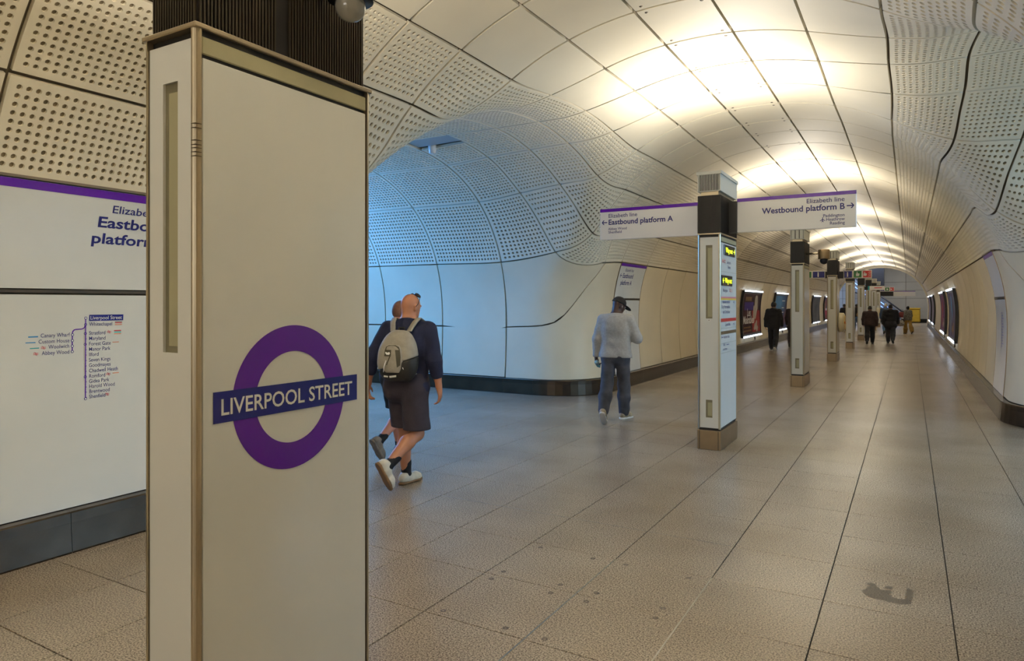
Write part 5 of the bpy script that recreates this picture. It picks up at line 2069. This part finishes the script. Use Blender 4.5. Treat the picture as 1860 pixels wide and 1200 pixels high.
def hair_prims(P, t=.008, low=-.04):
    k = P.k
    return [ell(P.h(0, -.012, .027), v3(.076 + t, .095 + t, .092 + t) * k, P.HR), ell(P.h(0, -.035, -.01), v3(.070 + t, .07 + t, .075) * k, P.HR)], [(P.h(0, .03, .0), P.HR @ unit(v3(0, 1, -.55))), (P.h(0, 0, -.07), P.HR @ v3(0, 0, -1))]


def at_floor(px, d):
    u = (px - 930) / 1240
    p = FWD * d + RGT * u * d
    return (float(p[0]), float(p[1]))


# --- the man with the backpack
PA = Pose(1.755, 1.08, legs=((10, 9, 0), (4, 60, -62)), arms=((-6, 27, 14), (-10, 16, 22)), lean=4, head=(6, 26), toe=(4, 10), twist=24)


def straps_glasses(root, P):
    mb = MB()
    k = P.k
    for sg in (-1, 1):
        pts = [P.h(sg * .078, .03, .098), P.h(sg * .086, .015, .06), P.h(sg * .090, .0, .02), P.h(sg * .088, -.02, -.002)]
        mb.tube(pts, .0032, 6)
    for sg in (-1, 1):
        pts = [P.h(sg * .006, .022, .121), P.h(sg * .02, .024, .120), P.h(sg * .042, .026, .113), P.h(sg * .064, .03, .101), P.h(sg * .079, .032, .092)]
        mb.tube(pts, [.006, .014, .017, .014, .005], 8)
    g = mb.build('sunglasses', [M['glass_dark']], None)
    g.location = root.location; g.rotation_euler = root.rotation_euler
    tag(g, 'dark sunglasses pushed up on the bald man\'s head', 'sunglasses')


AX, AY, AH = -3.90, 4.82, -8
build_person('person', 'bald man in navy shirt and dark shorts carrying a grey backpack', (AX, AY), AH, PA, .0078, SK['tan'],
             [('shirt', top_prims(PA, .012, .74, -.10, .012), CL['navy'], dict(k=.03, wrinkle=.0028, seed=1, cuts=[(PA.T(0, 0, .55), PA.R @ v3(0, .35, 1))])),
              ('shorts', leg_prims(PA, .016, .47, .022, .06), CL['plum'], dict(k=.03, wrinkle=.003, seed=4, cuts=[(along(PA.hip[1], PA.knee[1], PA.ank[1], .455)[0], v3(0, 0, -1))]))],
             curl=(35, 30), socks=(CL['sock'], .86), shoes=(CL['shoew'], CL['gum']), extra=straps_glasses, eyes=True)

# the shorter man beyond him
PB = Pose(1.70, 1.0, legs=((14, 8, 0), (-6, 50, -58)), arms=((4, 16, 12), (0, 8, 10)), lean=3, head=(4, -4))
hp_, hc_ = hair_prims(PB, .003)
build_person('person', 'man with cropped hair mostly hidden behind the man with the backpack', at_floor(721, 7.3), -2, PB, .010, SK['pink'],
             [('t_shirt', top_prims(PB, .016, .46, -.08, .012), CL['navy'], dict(k=.03, wrinkle=.003, seed=2)),
              ('shorts', leg_prims(PB, .014, .46, .02, .06), CL['black'], dict(k=.03, wrinkle=.003, seed=5, cuts=[(along(PB.hip[1], PB.knee[1], PB.ank[1], .44)[0], v3(0, 0, -1))]))],
             hair=('hair', hp_, HAIR['stub'], hc_), socks=(CL['sock'], .88), shoes=(CL['shoeg'], CL['shoeg']), eyes=True)

# backpack
M['pack_grey'] = mat('grey_nylon', (.33, .30, .25, 1), .7, var=.2, vscale=18, bump=.3, bscale=90)
M['pack_black'] = mat('black_nylon', (.018, .016, .013, 1), .6, bump=.3, bscale=90)
M['pack_olive'] = mat('dark_olive_nylon', (.055, .048, .028, 1), .65)
bp = empty('backpack', (AX, AY, 0), AH * D2R); tag(bp, 'light grey and black backpack on the bald man\'s back', 'backpack')
Rb = PA.R
T = lambda x, y, z: PA.T(x, y - .135, z)
SL = -.012
bodyp = [cap(T(-.072, -.06, .085), T(.072, -.06, .085), .078, k=.06), cap(T(-.088, -.075, .15), T(.088, -.075, .15), .08, k=.08), cap(T(-.088, -.075, .22), T(.088, -.075, .22), .08, k=.08), cap(T(-.08, -.065, .29), T(.08, -.065, .29), .077, k=.08), cap(T(-.058, -.05, .355), T(.058, -.05, .355), .068, k=.08), cap(T(-.03, -.04, .395), T(.03, -.04, .395), .055, k=.06)]
obj('main_bag', Field(bodyp, .0085, k=.04, wrinkle=.0022, seed=3, cuts=[(T(0, -.09, .165), unit(Rb @ v3(0.35, .15, -1)))]).mesh('main_bag'), bp, [M['pack_grey']])
obj('bottom_bag', Field([dict(p) for p in bodyp], .0085, k=.04, wrinkle=.0022, seed=3, cuts=[(T(0, -.09, .162), unit(Rb @ v3(-.35, -.15, 1)))]).mesh('bottom_bag'), bp, [M['pack_black']])
pk = [ell(T(-.012, -.158, .20), v3(.10, .030, .15), Rb, k=.02)]
pocket = obj('front_pocket', Field(pk, .008, cuts=[(T(0, -.1, .085), Rb @ v3(0, 0, -1)), (T(0, -.1, .325), Rb @ v3(0, 0, 1))]).mesh('front_pocket'), bp, [M['pack_grey']])
ypk = lambda x, z: -.158 - .030 * math.sqrt(max(0, 1 - ((x + .012) / .10) ** 2 - ((z - .20) / .15) ** 2)) - .003


def pack_sheet(x, z):
    return tuple(T(x, ypk(x, z), z))


mb = MB()
for pts in ([(-.07, .305), (-.04, .32), (.02, .32), (.05, .305), (.06, .28), (-.075, .28)], [(.02, .28), (.06, .28), (.07, .22), (.03, .22)], [(.03, .22), (.07, .22), (.068, .15), (.04, .13)], [(-.078, .28), (-.015, .28), (-.015, .225), (-.078, .225)], [(-.03, .225), (-.018, .225), (-.05, .15), (-.058, .15)]):
    # cut in strips so the print follows the curve
    flat2(mb, pts[::-1], pack_sheet)
mb.build('pocket_trim', [M['pack_olive']], pocket)
mb = MB()
for k, pts in enumerate(([(-.070, .252), (-.055, .238), (-.030, .238), (-.022, .250), (-.030, .262), (-.048, .256), (-.066, .263)],)):
    flat2(mb, pts[::-1], lambda x, z: tuple(np.array(pack_sheet(x, z)) - Rb @ v3(0, .0025, 0)))
mb.build('logo_patch', [M['white_print']], pocket)
mb = MB()
flat2(mb, [(-.085, .062), (-.045, .058), (-.045, .045), (-.085, .048)][::-1], lambda x, z: tuple(T(x, -.168, z)))
flat2(mb, [(-.035, .058), (.03, .066), (.03, .05), (-.03, .042)][::-1], lambda x, z: tuple(T(x, -.168, z)))
mb.build('grey_tabs', [M['vent']], bp)
mb = MB()
for (a, b) in (((.075, -.155, .165), (.10, -.145, .09)), ((-.06, -.185, .19), (-.085, -.175, .09))):
    mb.tube([T(*a), T((a[0] + b[0]) / 2, a[1] - .01, (a[2] + b[2]) / 2), T(*b)], .004, 6)
mb.build('zip_pull', [M['white_sign']], bp)
mb = MB()
mb.tube([T(-.032, -.01, .43), T(-.024, -.012, .475), T(.024, -.012, .475), T(.032, -.01, .43)], .009, 8)
mb.build('grab_handle', [M['pack_black']], bp)
for sg in (-1, 1):
    vs = []; fs = []
    c = [(.075, -.02, .44), (.105, .04, .525), (.115, .10, .56), (.118, .18, .54), (.12, .235, .45), (.115, .245, .30), (.12, .20, .15), (.13, .10, .08), (.10, -.04, .06)]
    for i, p in enumerate(c):
        for d, e in ((-.024, 0), (.024, 0), (.024, .010), (-.024, .010)):
            p0 = np.array(c[max(i - 1, 0)]); p1 = np.array(c[min(i + 1, len(c) - 1)])
            t = unit(p1 - p0); nn = unit(np.cross(t, v3(1, 0, 0)))
            if nn[2] < 0 and i < 5: nn = -nn
            q = np.array(p) + nn * e
            vs.append(tuple(T(sg * (q[0] + d), q[1], q[2])))
    for i in range(len(c) - 1):
        for a in range(4): fs.append((4 * i + a, 4 * i + (a + 1) % 4, 4 * i + 4 + (a + 1) % 4, 4 * i + 4 + a))
    mb = MB(); mb.add(vs, fs, 0, True); mb.build('shoulder_strap', [M['pack_grey']], bp)

# --- the man in the grey sweater
PC = Pose(1.73, 1.04, legs=((-12, 22, -42), (10, 4, 0)), arms=((-2, 14, 12), (4, 22, 92, 52)), lean=3, head=(22, 48), toe=(4, 22))


def cap_buds(root, P):
    mb = MB()
    mb.lathe([(.004 * math.sin(a), -.004 * math.cos(a)) for a in np.linspace(.05, PI - .05, 6)], 8)
    mb.tube([(0, 0, 0), (0.002, .006, -.022)], .0028, 6)
    o = mb.build('earbud', [M['white_print']], root); o.location = P.h(.092, .004, -.008)


CXY, CHD = (-3.52, 8.90), 8
capp = [ell(PC.h(0, -.010, .032), v3(.088, .107, .098) * PC.k, PC.HR)]
root_c = build_person('person', 'man in light grey sweater, jeans and dark cap seen from behind', CXY, CHD, PC, .0085, SK['dark'],
             [('sweater', top_prims(PC, .016, .96, -.11, .022, collar=True), CL['grey'], dict(k=.035, wrinkle=.003, seed=7, cuts=[(PC.T(0, 0, .54), PC.R @ v3(0, .25, 1)), (PC.T(0, 0, -.07), PC.R @ v3(0, 0, -1))])),
              ('jeans', leg_prims(PC, .006, .97, .016), CL['jeans'], dict(k=.03, wrinkle=.0035, seed=2))],
             curl=(48, 40), shoes=(CL['shoeb'], CL['whitesole']), extra=cap_buds, eyes=True,
             socks=(CL['sock'], .9))
# cap: worn, a thing of its own
ca = empty('baseball_cap', (*CXY, 0), CHD * D2R); tag(ca, 'dark baseball cap on the man in the grey sweater', 'cap')
obj('crown', Field(capp, .008, cuts=[(PC.h(0, 0, .02), PC.HR @ unit(v3(0, -.12, -1)))]).mesh('crown'), ca, [CL['capc']])
pr = [ell(PC.h(0, .115, .022), v3(.075, .085, .012) * PC.k, PC.HR @ rotx(-.22))]
obj('peak', Field(pr, .006, cuts=[(PC.h(0, .07, 0), PC.HR @ v3(0, -1, 0))]).mesh('peak'), ca, [CL['capc']])
mb = MB(); mb.tube([PC.h(-.05, -.098, .035), PC.h(0, -.118, .035), PC.h(.05, -.098, .035)], .006, 6); mb.build('strap', [M['pack_olive']], ca)
# bottle in his left hand
q = 0
M['pet'] = mat('clear_plastic', (.45, .72, .78, 1), .08, trans=.35)
hb = PC.wri[0] + PC.hd[0] * .115 + PC.hn[0] * .03
bt = empty('water_bottle', (*CXY, 0), CHD * D2R); tag(bt, 'small clear water bottle in the left hand of the grey-sweater man', 'bottle')
ax_ = unit(PC.hs[0] * .8 + v3(0, 0, -.5))
zq = Vector(ax_).to_track_quat('Z', 'Y').to_matrix().to_4x4(); zq.translation = Vector(hb)
mb = MB(); mb.lathe([(.001, -.09), (.026, -.09), (.03, -.08), (.03, -.03), (.027, -.02), (.03, -.01), (.03, .04), (.012, .075), (.012, .085)], 16, xf=zq); mb.build('shell', [M['pet']], bt)
mb = MB(); mb.lathe([(.014, .08), (.014, .1), (.001, .1)], 12, xf=zq); mb.build('screw_cap', [M['skyblue']], bt)
mb = MB(); mb.lathe([(.0306, -.015), (.0306, .02)], 16, xf=zq); mb.build('bottle_label', [M['teal']], bt)
# phone in his right hand
hp = PC.wri[1] + PC.hd[1] * .10 + PC.hn[1] * .02
ph = empty('phone', (*CXY, 0), CHD * D2R); tag(ph, 'dark phone in the right hand of the grey-sweater man', 'phone')
Rp = np.stack([PC.hs[1], PC.hd[1], np.cross(PC.hs[1], PC.hd[1])], 1)
mt = Matrix([[*Rp[i], hp[i]] for i in range(3)] + [[0, 0, 0, 1]])
mb = MB(); mb.box(-.036, -.07, -.004, .036, .075, .004, b=.003, xf=mt); mb.build('body', [M['glass_dark']], ph)
mb = MB(); mb.box(-.033, -.065, .0042, .033, .07, .0048, xf=mt); mb.build('screen', [M['black']], ph)


# --- further people
def walker(name, label, loc, hd, H, top, bot, skin, hair, h, ph=0, build=1.0, hood=False, shoes=None, sleeve=1.0, hem=-.08, group='people further down the tunnel', flare=.01, arms=None, loose=.02, head=(0, 0), extra=None):
    a = 16 * (1 if ph % 2 == 0 else -1)
    legs = ((a, 8, 0), (-a * .8, 26, -26)) if a > 0 else ((a * .8, 26, -26), (-a, 8, 0))
    P = Pose(H, build, legs=legs, arms=arms or ((-a * .7, 9, 18), (a * .7, 9, 18)), lean=3, head=head)
    hpz, hcz = hair_prims(P, .010)
    return build_person(name, label, loc, hd, P, h, skin, [('jacket', top_prims(P, .02, sleeve, hem, loose, hood=hood), top, dict(k=.035, wrinkle=.003, seed=ph + 3)), ('trousers', leg_prims(P, .008, .96, flare), bot, dict(k=.03, wrinkle=.003, seed=ph))],
                        hair=('hair', hpz, hair, hcz), shoes=shoes or (CL['shoek'], CL['blacksole']), group=group, extra=extra), P


walker('person', 'man in black jacket and trousers walking close to the left wall posters', at_floor(1405, 23.6), 2, 1.72, CL['black'], CL['black'], SK['tan'], HAIR['black'], .012, 0, 1.05, True, (CL['shoek'], CL['whitesole']), head=(5, 15))
walker('person', 'person in dark coat almost hidden behind the third totem', at_floor(1441.5, 25.5), 0, 1.70, CL['brown'], CL['brown'], SK['mid'], HAIR['black'], .016, 1, 1.1, hem=-.25)
walker('person', 'man in dark brown jacket walking away left of the hooded man', at_floor(1580, 27.4), 0, 1.56, CL['brown'], CL['black'], SK['mid'], HAIR['black'], .013, 1, 1.18, head=(14, 0))
walker('person', 'bulky man in hooded black coat walking away down the middle', at_floor(1617.5, 27.9), 0, 1.62, CL['black'], CL['charcoal'], SK['mid'], HAIR['black'], .013, 0, 1.22, True, head=(8, 0), hem=-.2)
walker('person', 'grey-haired man in a blue shirt half hidden behind the hooded man', at_floor(1609, 36.5), 4, 1.66, CL['blue'], CL['bluejean'], SK['pink'], HAIR['grey'], .016, 1, 1.05)
_, PW = walker('person', 'woman in wide mustard trousers and patterned blouse, dark hair tied up', at_floor(1649.5, 36.6), 22, 1.50, CL['pattern'], CL['mustard'], SK['dark'], HAIR['black'], .015, 0, .92, flare=.05, sleeve=.85,
               extra=lambda r, P: obj('hair_bun', Field([ell(P.h(0, -.09, .07), v3(.05, .05, .05))], .012).mesh('hair_bun'), r, [HAIR['black']]))
walker('person', 'small far person dressed in black beside the fifth totem', at_floor(1534, 40.5), 20, 1.62, CL['black'], CL['black'], SK['mid'], HAIR['black'], .018, 1)
walker('person', 'small far person in blue jeans with a brown bag between totems', at_floor(1556, 42), 10, 1.62, CL['black'], CL['bluejean'], SK['mid'], HAIR['black'], .018, 0)

# bags carried far off
def shoulder_bag(name, label, loc, z, size, m, rz=0):
    r = empty(name, (loc[0], loc[1], z), rz); tag(r, label, 'bag', 'bags carried down the tunnel')
    a, b, c = size
    obj('pouch', Field([cap(v3(-a * .3, 0, -c * .2), v3(a * .3, 0, -c * .2), c * .32, sy=1.5), cap(v3(-a * .2, 0, c * .12), v3(a * .2, 0, c * .12), c * .26, sy=1.5)], .014, k=.05).mesh('pouch'), r, [m])
    mb = MB(); mb.tube([(-a * .25, 0, c * .3), (-a * .12, 0, c * .75), (a * .12, 0, c * .75), (a * .25, 0, c * .3)], .012, 6); mb.build('handle', [M['pack_black']], r)
    return r


wl = at_floor(1649.5, 36.6)
M['bag_red'] = mat('dark_red_leather', (.16, .02, .02, 1), .5)
M['bag_brown'] = mat('tan_leather', (.28, .15, .05, 1), .5)
M['bag_bw'] = mat('black_white_print', (.55, .53, .5, 1), .5, var=.95, vscale=14)
shoulder_bag('handbag', 'dark red shoulder bag at the side of the woman in mustard trousers', (wl[0] - .29, wl[1] + .04), 1.04, (.30, .14, .34), M['bag_red'])
shoulder_bag('tote_bag', 'black and white patterned tote bag carried by the woman in mustard trousers', (wl[0] - .38, wl[1] - .16), .60, (.34, .14, .40), M['bag_bw'])
wl = at_floor(1556, 42)
shoulder_bag('handbag', 'brown bag on the shoulder of the far person in blue jeans', (wl[0] + .2, wl[1] - .12), .98, (.36, .16, .34), M['bag_brown'])
